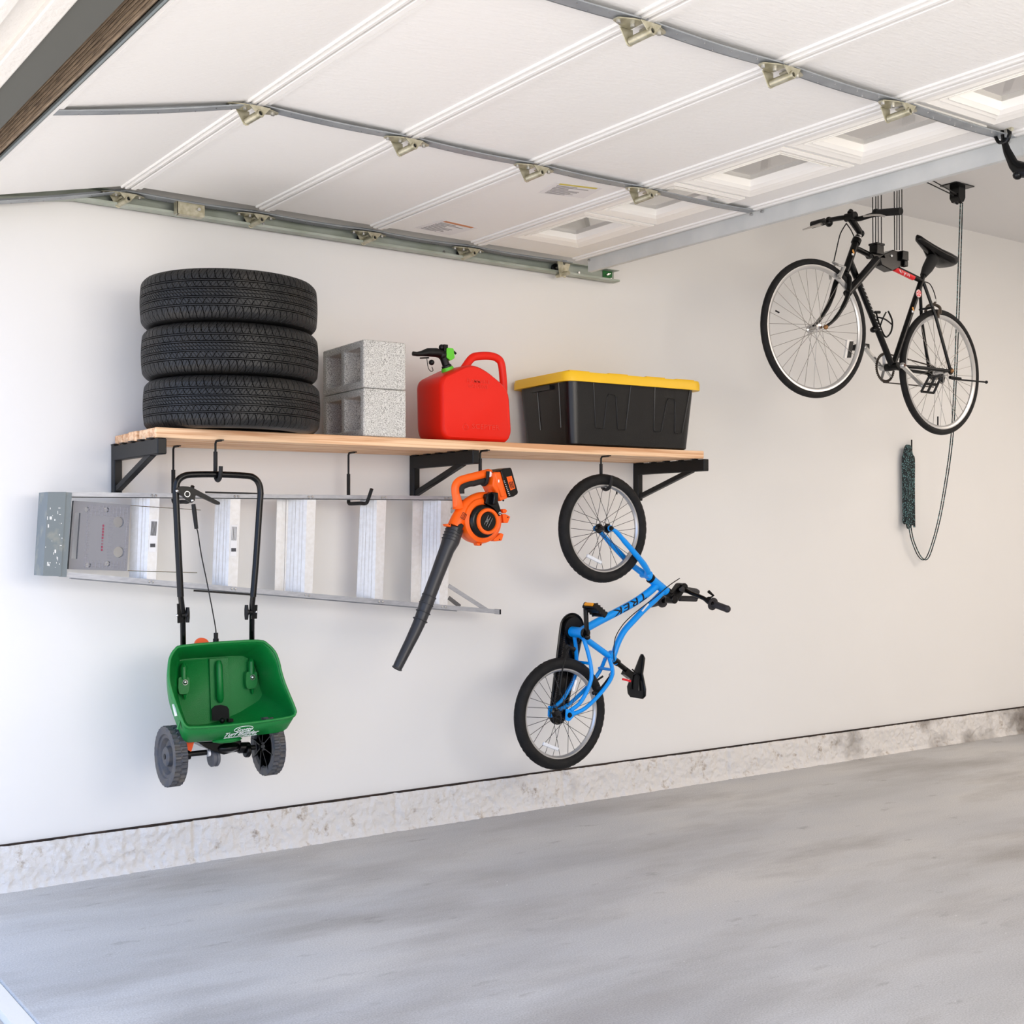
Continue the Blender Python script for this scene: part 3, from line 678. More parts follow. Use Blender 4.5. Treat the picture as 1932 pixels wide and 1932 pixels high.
# long back hooks for the ladder
LR = at(658, 942, -.17).z
for px, lb in ((327, 'long black hook holding the ladder, behind the spreader handle'), (657.5, 'long black hook holding the ladder between two shelf brackets')):
    Yr = -.085; X = at(px, 900, Yr).x; zr = (at(px, 948, Yr).z if px > 400 else at(px, 945, Yr).z)-.006
    path = [V((X, Yr, zr+.13)), V((X, Yr, zr+.02)), V((X, Yr-.004, zr+.004)), V((X, Yr-.02, zr)), V((X, Yr-.10, zr)), V((X, Yr-.155, zr-.001)), V((X, Yr-.175, zr+.015)), V((X, Yr-.205, zr+.058))]
    hook(px, Yr, path, lb)
# ================================================================ LADDER
YL = -.205
LD = thing('step_ladder', at(500, 1030, YL), 'folded aluminium stepladder hanging sideways on the wall below the shelf', 'ladder')
def lp(x, y, Y=YL): return at(x, y, Y)
def a1(x, y): return (60+.2588*x, 880+.2588*y)
def a2(x, y): return (500+.2381*x, 880+.2381*y)
def chan(a, b, w, d, name, m, flip=1):      # U channel rail: face towards the viewer, w tall, d deep
    s = MB(); a = V(a); b = V(b); dr = (b-a).normalized(); up = V((-dr.z, 0, dr.x)); f = V((0, 1, 0))
    def slab(u0, u1, f0, f1): s.hexa([a+up*u0+f*f0, b+up*u0+f*f0, b+up*u1+f*f0, a+up*u1+f*f0, a+up*u0+f*f1, b+up*u0+f*f1, b+up*u1+f*f1, a+up*u1+f*f1])
    slab(-w/2, w/2, 0, .003); slab(-w/2+.0005, -w/2+.0035, 0, d) if flip > 0 else slab(w/2-.0035, w/2-.0005, .0005, d); slab(-w/2, w/2, d-.003, d) if 0 else None
    return s
tA, tB = lp(112, 933.5), lp(941, 941)
bA, bB = lp(112, 1083), lp(943, 1154.5)
for (a, b, fl) in ((tA, tB, 1), (bA, bB, -1)):
    s = chan(a, b, .020, .062, 'rail', M['alu'], fl)
    rv = MB()
    for k, x in enumerate((290, 446, 585.5, 724, 843)):
        for dx in (-3.4, 3.4):
            t = (lp(x+dx-(6 if fl < 0 else 0)*(1 if k < 5 else 0), 1000).x-a.x)/(b.x-a.x); p = a.lerp(b, t); rv.ball(p+V((0, -.001, 0)), (.0055,.004,.0055), n=8)
    s.build('side_rail', M['alu'], LD, smooth=30, extra=[(rv, M['silver'])])
    s = MB()
# foot ends
MB().box(bB+V((.002,.02,0)), (.007,.045,.022)).build('foot', M['rubber'], LD); MB().box(tB+V((.002,.02,0)), (.007,.045,.022)).build('foot', M['rubber'], LD)
def onrail(a, b, X): return a.lerp(b, (X-a.x)/(b.x-a.x))
# steps: ribbed tread face plus a side flange, wider to the left
def step(xl_top, xm_top, xr_top, xl_b, xm_b, xr_b):
    y0 = YL+.004
    X = [lp(v_, 1000, y0).x for v_ in (xl_top, xm_top, xr_top, xl_b, xm_b, xr_b)]
    s = MB()
    def seg(x0t, x1t, x0b, x1b, ya, yb):
        P = [onrail(tA, tB, x0t), onrail(tA, tB, x1t), onrail(bA, bB, x1b), onrail(bA, bB, x0b)]
        P = [V((p.x, yy, p.z)) for p, yy in zip(P, (ya, yb, yb, ya))]
        s.hexa([P[3], P[2], P[1], P[0]]+[q+V((0,.003,0)) for q in (P[3], P[2], P[1], P[0])])
    seg(X[1], X[2], X[4], X[5], y0, y0)                       # front flange facing the viewer
    xa, xb = X[0], X[1]; va, vb = X[3], X[4]
    n = 5                                                     # ribbed tread running back from the flange
    for i in range(n):
        t0, t1 = i/n, (i+1)/n; d0 = y0+.055*(1-t0); d1 = y0+.055*(1-t1)
        seg(xa+(xb-xa)*t0, xa+(xb-xa)*t1, va+(vb-va)*t0, va+(vb-va)*t1, d0+(.004 if i % 2 else 0), d1+(.004 if i % 2 else 0))
    return s
steps = [((258,283,301.5),(253,276.5,294)), ((417,435,454),(410,430,447.5)), ((556,579.5,596.5),(549,574,589)), ((692,711,729),(684,707,722)), ((812,832,851),(806,829,844))]
for (t_, b__) in steps: step(*t_, *b__).build('step', M['alul'], LD, smooth=0)
# back-frame braces and rear rails
for (x0, x1, x2, x3) in ((526,536,543,553), (785,798,804,813)):
    s = MB()
    for (a, b, yy) in ((x0, x1, .058), (x1+1, x2, .062), (x2+1.5, x3, .060)):
        P = [onrail(tA, tB, lp(a, 1000).x), onrail(tA, tB, lp(b, 1000).x), onrail(bA, bB, lp(b-4, 1000).x), onrail(bA, bB, lp(a-5, 1000).x)]
        P = [V((p.x+.02, YL+yy, p.z)) for p in P]; s.hexa([P[3], P[2], P[1], P[0]]+[q+V((0,.004,0)) for q in (P[3], P[2], P[1], P[0])])
    s.build('rear_brace', M['alul'], LD, smooth=0)
for (a, b, dz) in ((tA, tB, .0), (bA, bB, -.006)):
    a2_ = a.lerp(b, .03)+V((0,.066,dz)); b2_ = a.lerp(b, .90)+V((0,.066,dz))
    MB().bar(a2_, b2_, .022, .018, up=V((0,0,1))).build('rear_rail', M['alu'], LD, smooth=0)
MB().bar(lp(*a2(1455,945), YL+.01), lp(*a2(1760,1140), YL+.01), .004, .018, up=V((0,0,1))).build('diagonal_brace', M['alu'], LD, smooth=0)
MB().bar(lp(*a2(1455,1040), YL+.06), lp(*a2(1545,1110), YL+.06), .004, .018).build('diagonal_brace', mat('dull_steel', (110,110,112), .5, .5), LD, smooth=0)
MB().bar(lp(*a2(1470,360), YL+.01), lp(*a2(1560,260), YL+.01), .004, .018).build('diagonal_brace', M['alu'], LD, smooth=0)
# top cap
mcap = mat('painted_cap', (112,122,126), .5, .2, vcol=(136,140,134), vscale=14, thr=(.56,.66), bump=.1)
F1 = [lp(*a1(112,186)), lp(*a1(243,186)), lp(*a1(203,800)), lp(*a1(74,797))]; F2 = [lp(*a1(243,188)), lp(*a1(290,192)), lp(*a1(250,806)), lp(*a1(203,802))]
for p in F1+F2: p.y = YL-.012
F2 = [F2[0], F2[1]+V((0,.0,0)), F2[2], F2[3]]
s = MB(); s.hexa([F1[3], F1[2], F1[1], F1[0]]+[p+V((0,.12,0)) for p in (F1[3], F1[2], F1[1], F1[0])])
q = [V((p.x, p.y+.006, p.z)) for p in (F2[3], F2[2], F2[1], F2[0])]; s.hexa(q+[p+V((0,.10,0)) for p in q])
tcap = s
pd = MB(); r_ = random.Random(5)
for k in range(26):
    u, v_ = r_.random(), .15+.75*r_.random(); a = F1[0].lerp(F1[1], u*.9+.05).lerp(F1[3].lerp(F1[2], u*.9+.05), v_)
    pd.ball(a+V((0, .0012, 0)), (.002+.006*r_.random()**2, .002, .002+.010*r_.random()**2), n=6)
tcap.build('top_cap', mcap, LD, smooth=0, bevel=.002, label='blue-grey top cap spattered with white paint', extra=[(pd, mat('splash_white', (226,226,222), .6))])
# pail shelf
mtr = mat('grey_tray', (134,134,138), .55, bump=.1)
def tp(x, y, o=0): return lp(*a1(x, y), YL+.035+o)
trc = [tp(300,250), tp(714,280), tp(688,762), tp(262,748)]
def quadlerp(u, v_): return trc[0].lerp(trc[1], u).lerp(trc[3].lerp(trc[2], u), v_)
bmh = bmesh.new()
s = MB(); n1_, n2_ = 90, 104; holes = [(.24,.115,.045),(.58,.10,.045),(.33,.93,.045),(.66,.90,.045),(.805,.27,.095),(.83,.50,.09),(.84,.72,.095)]
vs = []; fs = []
for j in range(n2_+1):
    for i in range(n1_+1):
        u, v_ = i/n1_, j/n2_
        for (a, b, r__) in holes:      # pull grid points on to the hole edge
            du, dv = u-a, (v_-b)*1.15; dd = hypot(du, dv)
            if b != .50 and dd > 1e-6 and abs(dd-r__) < .0085: u = a+du*r__/dd; v_ = b+dv*r__/dd/1.15
        vs.append(quadlerp(u, v_))
for j in range(n2_):
    for i in range(n1_):
        u, v_ = (i+.5)/n1_, (j+.5)/n2_; hit = False
        for (a, b, r__) in holes:
            if (b != .50) and hypot((u-a), (v_-b)*1.15) < r__-.0005: hit = True
        if .03 < u < .13 and .17 < v_ < .85: hit = True
        if not hit: fs.append((j*(n1_+1)+i, j*(n1_+1)+i+1, (j+1)*(n1_+1)+i+1, (j+1)*(n1_+1)+i))
s.add(vs, fs); 
o = s.build('pail_shelf', mtr, LD, smooth=0, solid=.018)
s = MB()
for i in range(12):
    u = .27+i*.062
    for (v0_, v1_) in ((.04,.20), (.86,.97)): s.tube([quadlerp(u, v0_)+V((0,-.0095,0)), quadlerp(u, v1_)+V((0,-.0095,0))], .0012, n=4)
    if u > .68 or u < .30: s.tube([quadlerp(u, .2)+V((0,-.0095,0)), quadlerp(u, .86)+V((0,-.0095,0))], .0012, n=4) if not (.70 < u < .93) else None
for i in range(22):
    v_ = .06+i*.042; 
    if .2 < v_ < .86: s.tube([quadlerp(.25, v_)+V((0,-.0095,0)), quadlerp(.31, v_)+V((0,-.0095,0))], .0012, n=4); s.tube([quadlerp(.64, v_)+V((0,-.0095,0)), quadlerp(.71, v_)+V((0,-.0095,0))], .0012, n=4); s.tube([quadlerp(.92, v_)+V((0,-.0095,0)), quadlerp(.98, v_)+V((0,-.0095,0))], .0012, n=4)
    else: s.tube([quadlerp(.25, v_)+V((0,-.0095,0)), quadlerp(.96, v_)+V((0,-.0095,0))], .0012, n=4)
s.build('raised_grid', mat('tray_grid', (158,156,162), .55), LD, smooth=0)
s = MB()
for k in range(9):
    u, v_ = .54, .34+k*.045
    s.box(quadlerp(u, v_)+V((0,-.010,0)), (.006,.002,.008 if k not in (5, 6) else .003))
s.build('red_lettering', mat('worn_red', (150,60,84), .6), LD, smooth=0)
# stickers on the first two steps
s = MB(); b = MB()
for (q, lines) in (((a1(866,385), a1(925,388), a1(905,625), a1(850,622)), 7), ((a1(1455,425), a1(1503,428), a1(1492,655), a1(1446,652)), 4)):
    P = [lp(*c, YL+.002) for c in q]; s.hexa([P[3], P[2], P[1], P[0]]+[p+V((0,.001,0)) for p in (P[3], P[2], P[1], P[0])])
    for k in range(lines):
        u = .15+.7*k/max(1, lines-1)*.9; b.bar(P[0].lerp(P[1], u).lerp(P[3].lerp(P[2], u), .06)+V((0,-.0006,0)), P[0].lerp(P[1], u).lerp(P[3].lerp(P[2], u), .50)+V((0,-.0006,0)), .0010, .0018)
    c = P[0].lerp(P[1], .5).lerp(P[3].lerp(P[2], .5), .80); b.box(c+V((0,-.0006,0)), (.020,.001,.014))
ms_ = islands(s); hb2 = len(b.f)
for k, q in enumerate(ms_):
    cx_ = sum((p.x for p in q.v))/8; z = MB()
    for w in islands(b):
        if abs(w.v[0].x-cx_) < .12: z.add(w.v, w.f)
    q.build('warning_label', M['white'], LD, smooth=0, extra=[(z, mat('label_ink', (70,70,74), .6))])
s = MB()
s.tube([lp(*a1(720,285)), lp(*a1(1230,318))], .0014, n=5); s.tube([lp(*a1(700,760)), lp(*a1(1205,775))], .0014, n=5); each(s, 'support_wire', M['steel'], LD)
s = MB(); s.bar(lp(*a1(1265,188), YL+.02), lp(*a1(1690,200), YL+.02), .004, .007); s.bar(lp(*a1(1180,905), YL+.02), lp(*a1(1600,935), YL+.02), .004, .007); each(s, 'spreader_bar', M['black'], LD, smooth=0)
# ================================================================ BROADCAST SPREADER
YS_ = -.49
def q3(x, y, Y): return at(270+.18637*x, 1150+.18637*y, Y)
def q1(x, y, Y=YS_): return at(60+.2588*x, 880+.2588*y, Y)
hb_ = at(407, 1290, -.40)
SP = thing('spreader', hb_, 'green lawn spreader with a black tube handle hanging from a hook below the shelf', 'spreader')
tb = [q1(1085,950), q1(1068,600), q1(1052,260), q1(1050,180), q1(1062,110), q1(1105,72), q1(1170,60), q1(1340,58), q1(1560,68), q1(1620,84), q1(1655,125), q1(1667,190), q1(1660,300), q1(1635,680), q1(1613,950)]
tb = catmull(tb, 5)
MB().tube(tb, .0122, n=14).build('handle', M['gloss'], SP)
s = MB(); s.tube([q1(1085,945), q1(1093,1010,-.485), q1(1100,1060,-.48), q1(1103,1250,-.40), q1(1103,1330,-.385)], .0105, n=12); s.tube([q1(1613,945), q1(1606,1010,-.485), q1(1605,1060,-.48), q1(1604,1200,-.40), q1(1604,1300,-.385)], .0105, n=12)
s.bar(q1(1080,1000,-.485), q1(1084,1140,-.478), .006, .022, up=V((1,0,0))); s.bar(q1(1624,1010,-.485), q1(1620,1110,-.478), .006, .022, up=V((1,0,0)))
each(s, 'lower_tube', M['gloss'], SP)
for (x, sg) in ((1128, 1), (1572, -1)):
    s = MB(); c_ = q1(x, 1083 if sg > 0 else 1063, -.482); s.cyl(c_-V((.02*sg, 0, 0)), c_, .008, n=12)
    s.ball(c_, (.010,.012,.012)); s.tube([c_+V((.004*sg,0,.028)), c_+V((.004*sg,0,.010)), c_+V((.004*sg,0,-.010)), c_+V((.004*sg,0,-.028))], [.008,.010,.010,.008], n=10, ry=.8)
    o = s.build('wing_knob', M['blackp'], SP)
    MB().ball(c_-V((.036*sg,0,0)), .0055, n=10).build('bolt', M['steel'], o)
# lever, cable
yl = -.505
s = MB()
lev = [q1(1042,178,yl), q1(1052,158,yl), q1(1090,143,yl), q1(1140,146,yl), q1(1185,160,yl), q1(1375,262,yl), q1(1372,280,yl), q1(1350,278,yl), q1(1195,205,yl), q1(1190,250,yl), q1(1168,268,yl), q1(1150,258,yl), q1(1100,215,yl)]
s.prism(rounded(lev, .006, 2), (0, .016, 0)); s.build('control_lever', M['blackp'], SP, bevel=.003, smooth=40)
s = MB(); s.ball(q1(1060,178,yl-.002), .0065); s.ball(q1(1170,248,yl-.002), .0065); s.torus(q1(1133,202,yl-.001), (0,1,0), .010, .0015, n=20, k=5); each(s, 'lever_bolt', M['steel'], SP)
s = MB(); s.tube([q1(1178,275), q1(1185,330), q1(1200,455)], [.0075,.0085,.007], n=10); s.build('cable_sleeve', M['rubber'], SP)
s = MB(); s.tube(catmull([q1(1201,450), q1(1212,490), q1(1235,640), q1(1280,860), q1(1315,1040), q1(1340,1180,-.40), q1(1342,1215,-.39)], 5), .0022, n=6); s.build('cable', M['black'], SP)
s = MB(); s.tube([q1(1342,1212,-.39), q1(1342,1290,-.39)], .0085, n=10); s.tube([q1(1342,1255,-.39), q1(1342,1290,-.39)], .011, n=10); s.build('cable_end', M['blackp'], SP)
mo = mat('orange_dial', (244,92,32), .45)
s = MB(); s.prism([q1(1243-52*cos(pi*i/16), 1300-50*sin(pi*i/16), -.38) for i in range(17)], (0,.012,0)); s.build('setting_dial', mo, SP)
# hopper
mgre = mat('hopper_green', (8,122,52), .36, 0, bump=.3, bscale=330, spec=.5)
def yr(y3): return -.430-.085*min(1, max(0, (y3-320)/870))       # the rim leans out towards the bottom
rim = [(395,372),(760,338),(1160,318),(1260,355),(1335,435),(1375,540),(1395,630),(1440,770),(1535,1000),(1538,1050),(1490,1088),(1180,1138),(760,1182),(500,1196),(430,1180),(385,1100),(310,900),(262,720),(262,560),(282,470),(330,402)]
rimP = [q3(x, y, yr(y)) for x, y in rim]
n_r = len(rimP)
back = [(400,500),(700,480),(960,465),(1040,480),(1105,530),(1140,600),(1165,700),(1190,800),(1205,860),(1165,925),(1070,985),(940,1060),(700,1150),(500,1170),(440,1150),(410,1080),(370,950),(345,800),(345,660),(350,580),(365,530)]
backP = [q3(x, y, -.25) for x, y in back]
mid = [(392,400),(760,372),(1150,352),(1235,392),(1290,470),(1330,570),(1345,660),(1385,790),(1470,990),(1478,1130),(1420,1222),(1180,1262),(760,1312),(520,1335),(430,1330),(372,1230),(275,960),(246,760),(248,620),(268,520),(320,436)]
midP = [q3(x, y, -.415-.035*min(1, max(0, (y-320)/870))) for x, y in mid]
m2 = [a.lerp(b, .60) for a, b in zip(midP, backP)]
rimP = smooth_loop(rimP); midP = smooth_loop(midP); backP = smooth_loop(backP); m2 = smooth_loop(m2); n_r = len(rimP)
s = MB(); s.loft([rimP, [a.lerp(b, .5)+V((0,.0,0)) for a, b in zip(rimP, midP)], midP, m2, backP], cap=False)
k0 = len(s.v)-n_r; s.f.append(tuple(range(k0, k0+n_r)))
s.build('hopper', mgre, SP, smooth=60, solid=.005)
s = MB(); s.tube([p for p in rimP], .0055, n=8, closed=True); s.build('rim', mgre, SP, smooth=60)
s = MB(); yb = -.262
s.tube([q3(765,520,yb-.01), q3(768,560,yb-.016), q3(780,900,yb-.016), q3(785,935,yb-.01)], [.008,.0135,.0145,.008], n=12)
s.prism([q3(672,500,yb), q3(858,490,yb), q3(880,1110,yb), q3(692,1130,yb)], (0,.006,0))
for (x, y) in ((415,745), (1100,690)):
    s.tube([q3(x-2,y-200,yb-.004), q3(x-5,y-160,yb-.012), q3(x-5,y-40,yb-.012)], [.006,.0125,.012], n=12)
    s.prism(rounded([q3(x-55,y-60,yb-.018), q3(x+55,y-60,yb-.018), q3(x+55,y+70,yb-.018), q3(x+30,y+110,yb-.018), q3(x-45,y+115,yb-.018), q3(x-58,y+60,yb-.018)], .008, 3), (0,.022,0))
    s.tube([q3(x+5,y+110,yb-.004), q3(x+8,y+165,yb)], [.008,.003], n=8)
s.build('inner_rib', mgre, SP, smooth=40)
s = MB()
for (x, y) in ((427,738), (1110,687)): s.ball(q3(x, y, yb-.022), (.0085,.006,.0085)); s.lathe([(.011,-.001),(.011,.001),(.006,.001),(.006,-.001),(.011,-.001)], q3(x,y,yb-.019), (0,1,0), n=16)
each(s, 'screw', M['steel'], SP)
s = MB(); cc = q3(783,1050,yb-.004); s.prism([q3(700,1125,yb-.006), q3(695,1010,yb-.006), q3(730,975,yb-.006), q3(790,965,yb-.006), q3(850,980,yb-.006), q3(870,1010,yb-.006), q3(875,1120,yb-.006)], (0,.004,0)); s.build('outlet', M['dark'], SP, smooth=0)
MB().torus(q3(1215,1065,-.262), (.1,1,.5), .014, .0016, n=24, k=6).build('drain_ring', mgre, SP)
MB().box(q3(880,1120,-.30), (.02,.02,.012)).ball(q3(800,1125,-.31), .011).build('agitator', M['blackp'], SP)
# white side mark on the left wall
# front decal: strip between rim bottom and mid bottom
i0, i1 = 11, 12
A0 = rimP[36]; A1 = rimP[33]; B0 = midP[36]; B1 = midP[33]
xd = (A1-A0).normalized(); nrm = xd.cross((A0-B0)).normalized()
if nrm.y > 0: nrm = -nrm
yd = nrm.cross(xd).normalized()
if yd.z < 0: yd = -yd
def dec(x3, y3):      # point on the decal plane seen at that zoom pixel
    px, py = 270+.18637*x3, 1150+.18637*y3; d_ = _ray(px, py); k = ((A0-CAM).dot(nrm))/d_.dot(nrm); return CAM+d_*k
off = nrm*.0085
mwh = mat('decal_white', (240,244,242), .5)
s = MB(); s.text('Scotts', dec(1013,1196)+off, xd, yd, .027, .0004, shear=.3, sx=.95)
s.text('Turf Builder', dec(982,1238)+off, xd, yd, .034, .0004, shear=.35, sx=.84); s.text('BROADCAST SPREADER', dec(975,1266)+off, xd, yd, .009, .0004, shear=.35, sx=1.4)
s.build('decal_lettering', mwh, SP, smooth=0)
s = MB(); c_ = dec(1013,1193)+off*.9; s.tube([c_+xd*(.038*cos(2*pi*i/32))+yd*(.0185*sin(2*pi*i/32)) for i in range(32)], .0012, n=5, closed=True); s.build('decal_oval', mwh, SP)
s = MB(); a, b = q3(318,955,-.478), q3(345,1075,-.492); s.bar(a+V((-.006,-.004,0)), b+V((-.006,-.004,0)), .001, .010, up=V((1,0,0))); s.build('side_decal', mwh, SP, smooth=0)
MB().prism([q3(375,1130,-.50), q3(372,1215,-.488), q3(348,1215,-.488)], (0,.012,0)).build('gusset', mgre, SP)
# undercarriage
yx = -.355
aL, aR = q3(215,1490,yx), q3(1060,1425,yx)
aR.z = aL.z
s = MB(); s.cyl(aL, aR+V((.03,0,0)), .0105, n=12); s.cyl(q3(430,1475,yx), q3(470,1470,yx), .018, n=12); s.build('axle', M['blackp'], SP)
s = MB(); s.prism([q3(560,1345,-.40), q3(1000,1325,-.40), q3(990,1380,-.40), q3(930,1440,-.40), q3(820,1472,-.40), q3(700,1430,-.40), q3(620,1390,-.41)], (0,.12,0)); s.ball(q3(845,1390,-.38), (.055,.05,.022)); s.cyl(q3(960,1400,yx), q3(1075,1395,yx), .022, n=14); s.cyl(q3(1030,1430,yx-.01), q3(1075,1430,yx-.01), .026, n=14)
s.build('gearbox', M['gloss'], SP, bevel=.004, smooth=40)
MB().ball(q3(850,1320,-.44), (.062,.02,.012)).build('outlet_lip', mgre, SP)
s = MB(); c_ = q3(715,1500,yx); s.lathe([(0,-.016),(.030,-.016),(.034,-.012),(.034,-.004),(.030,-.003),(.030,.003),(.034,.004),(.034,.012),(.030,.016),(0,.016)], c_, (1,0,0), n=28); s.build('drive_wheel', mat('gear_grey', (92,94,100), .5), SP)
MB().cyl(q3(650,1455,yx-.01), q3(675,1452,yx-.01), .013, n=14).build('bushing', M['white'], SP)
MB().prism([q3(430,1338,-.41), q3(520,1332,-.41), q3(500,1400,-.40), q3(487,1440,-.40), q3(450,1420,-.40)], (0,.01,0)).build('shut_off_plate', mo, SP)
mwt = mat('wheel_plastic', (66,70,78), .6, 0, vcol=(90,86,82), vscale=30, bump=.2, bscale=120)
def spr_wheel(c, sg):
    Rw = .115; s = MB(); n = 120; s_ = MB()
    hw = .026
    prof = [(.078, -hw*.55),(.084,-hw*.9),(.105,-hw),(.1125,-hw*.92)]
    rows = [[c+V((h, r*cos(2*pi*j/n), r*sin(2*pi*j/n))) for j in range(n)] for r, h in prof]
    for h in (-.9, -.45, -.10, .10, .45, .9):
        rows.append([c+V((h*hw, (Rw-(.007 if ((j+(2 if h > 0 else 0)) % 4) < 1.5 else 0))*cos(2*pi*j/n), (Rw-(.007 if ((j+(2 if h > 0 else 0)) % 4) < 1.5 else 0))*sin(2*pi*j/n))) for j in range(n)])
    rows += [[c+V((-h, r*cos(2*pi*j/n), r*sin(2*pi*j/n))) for j in range(n)] for r, h in prof[::-1]]
    rows.append([c+V((hw*.6, .100*cos(2*pi*j/n), .100*sin(2*pi*j/n))) for j in range(n)]); rows.append([c+V((-hw*.2, .098*cos(2*pi*j/n), .098*sin(2*pi*j/n))) for j in range(n)])
    s.loft(rows, cap=False); w = s.build('wheel', mwt, SP, smooth=30)
    return w
xL = aL.x+.026; cL = V((xL, yx, aL.z)); cR = V((q3(1265,1480,yx).x, yx, aL.z))
w = spr_wheel(cL, -1)
s = MB(); s.lathe([(0,-.024),(.030,-.024),(.036,-.020),(.040,-.004),(.060,-.002),(.070,-.016),(.080,-.018),(.084,-.010)], cL, (1,0,0), n=48); s.build('hub_cap', mwt, w)
w = spr_wheel(cR, 1)
s = MB()
for k in range(8):
    a = k*pi/4+.2; s.bar(cR+V((-.016, .018*cos(a), .018*sin(a))), cR+V((-.014, .100*cos(a), .100*sin(a))), .004, .024, up=V((1,0,0)))
s.lathe([(.0,-.022),(.020,-.022),(.020,.01),(0,.01)], cR, (1,0,0), n=24); s.lathe([(.0,.012),(.100,.012),(.100,.016),(0,.016)], cR, (1,0,0), n=32); s.torus(cR+V((-.008,0,0)), (1,0,0), .06, .004, n=32, k=6)
s.build('spoke_web', M['gloss'], w)
# ================================================================ LEAF BLOWER
YB = -.565
def z4(x, y, o=0): return at(820+.10351*x, 860+.10351*y, YB+o)
def z2(x, y, o=0): return at(500+.2381*x, 880+.2381*y, YB+o)
mor = mat('blower_orange', (250,98,10), .38, 0, spec=.4)
BL = thing('leaf_blower', z4(920, 1180, .05), 'orange and black cordless leaf blower hanging from a hook below the shelf', 'leaf blower')
vc = z4(915, 1180, .0)
s = MB(); Rv = .168/2*1.0
vR = (z4(1268,1180)-z4(915,1180)).length
vR = .5*(z4(915,1605).z-z4(915,750).z)*-1
# volute: drum with rounded edge
s.lathe([(0,.10),(vR*.80,.10),(vR*.95,.085),(vR,.055),(vR,.035),(vR*.94,.010),(vR*.80,.0),(vR*.66,.004),(0,.004)], vc, (0,1,0), n=56)
s.build('volute', mor, BL)
s = MB()   # outlet neck sweeping from top of the drum to the tube
neck = [z4(975,800,.05), z4(880,795,.05), z4(740,830,.05), z4(600,920,.05), z4(500,1050,.05), z4(425,1180,.05), z4(370,1300,.05)]
neck[0] = z4(1000,830,.05)
s.tube(catmull(neck, 4), [.033+.0*i for i in range(25)], n=18, ref=(0,1,0)); s.build('outlet_neck', mor, BL)
s = MB()
for pts in ([(1240,1060),(1300,1060),(1385,1110),(1340,1225),(1260,1225)], [(1075,1520),(1215,1405),(1262,1430),(1230,1545),(1090,1560)], [(770,1590),(870,1590),(860,1640),(790,1640)], [(205,1245),(300,1235),(300,1300),(230,1285)], [(1235,980),(1290,965),(1330,1000),(1300,1050),(1250,1040)]):
    s.prism([z4(x, y, .02) for x, y in pts], (0,.03,0))
each(s, 'mounting_tab', mor, BL, bevel=.003)
s = MB()
for x, y in ((1335,1120),(1185,1525),(840,1615),(270,1252)): s.cyl(z4(x, y, .018), z4(x, y, .0205), .0028, n=10)
each(s, 'tab_screw', M['dark'], BL)
# handle loop
hl = [z4(x, y, .05) for x, y in ((400,930),(395,780),(375,640),(385,540),(450,460),(600,410),(760,370),(900,335),(980,330),(1030,390),(1055,500),(1060,650),(1040,740))]
s = MB(); s.tube(catmull(hl, 5), [.0145]*61, n=12, ry=1.25)
s.ball(z4(975,330,.05), (.024,.026,.022)); s.tube([z4(1010,430,.05), z4(1060,560,.05), z4(1085,720,.05)], [.022,.026,.028], n=14)
s.tube([z4(395,700,.05), z4(430,880,.05), z4(440,960,.05)], [.015,.020,.028], n=14)
s.build('handle', mor, BL)
s = MB(); s.tube(catmull([z4(x, y, .047) for x, y in ((490,690),(490,600),(530,545),(640,505),(700,500),(800,475),(920,455))], 5), .0085, n=10, ry=1.7); s.build('soft_grip', M['rubber'], BL)
# motor housing and battery
hs4 = [(1085,300),(1200,270),(1340,770),(1200,830),(1130,680),(1060,540)]
s = MB(); s.prism([z4(x, y, .005) for x, y in hs4], (0,.085,0)); s.prism([z4(x, y, .0) for x, y in ((1095,310),(1195,290),(1300,740),(1215,760))], (0,.01,0)); s.build('motor_housing', mor, BL, bevel=.005)
s = MB(); s.prism([z4(x, y, .0) for x, y in ((1205,265),(1250,235),(1385,215),(1405,240),(1525,665),(1510,700),(1440,745),(1345,762))], (0,.095,0)); 
s.prism([z4(x, y, .004) for x, y in ((1085,295),(1130,275),(1200,262),(1205,300))], (0,.08,0)); s.cyl(z4(1255,830,.03), z4(1245,770,.03), .004)
bt = s.build('battery', M['gloss'], BL, bevel=.004)
s = MB(); s.prism([z4(x, y, -.0012) for x, y in ((1310,385),(1405,365),(1470,595),(1385,630))], (0,.001,0)); s.build('battery_label', mor, BL, smooth=0)
s = MB(); s.prism([z4(x, y, -.002) for x, y in ((1355,480),(1420,460),(1455,580),(1392,600))], (0,.001,0)); s.build('label_panel', M['dark'], BL, smooth=0)
s = MB(); tx_ = (z4(1440,585)-z4(1400,465)).normalized(); tx_.y = 0; ty_ = V((-tx_.z,0,tx_.x)); s.text('BLACK+\nDECKER', z4(1405,530,-.0024), tx_, ty_, .0078, .0003); s.text('40V MAX', z4(1365,425,-.0016), tx_, ty_, .006, .0003); s.build('label_lettering', mor, BL, smooth=0)
s = MB()
for k in range(9): s.box(z4(1268+k*12, 460+k*32, -.001), (.006,.002,.002))
each(s, 'vent_mark', M['white'], BL, smooth=0)
MB().ball(z4(1170,460,-.001), (.0035,.001,.007)).build('speed_mark', M['white'], BL)
MB().lathe([(0,0),(.012,0),(.012,.002),(0,.002)], z4(1005,335,.022), (0,1,0), n=20).build('round_sticker', M['white'], BL)
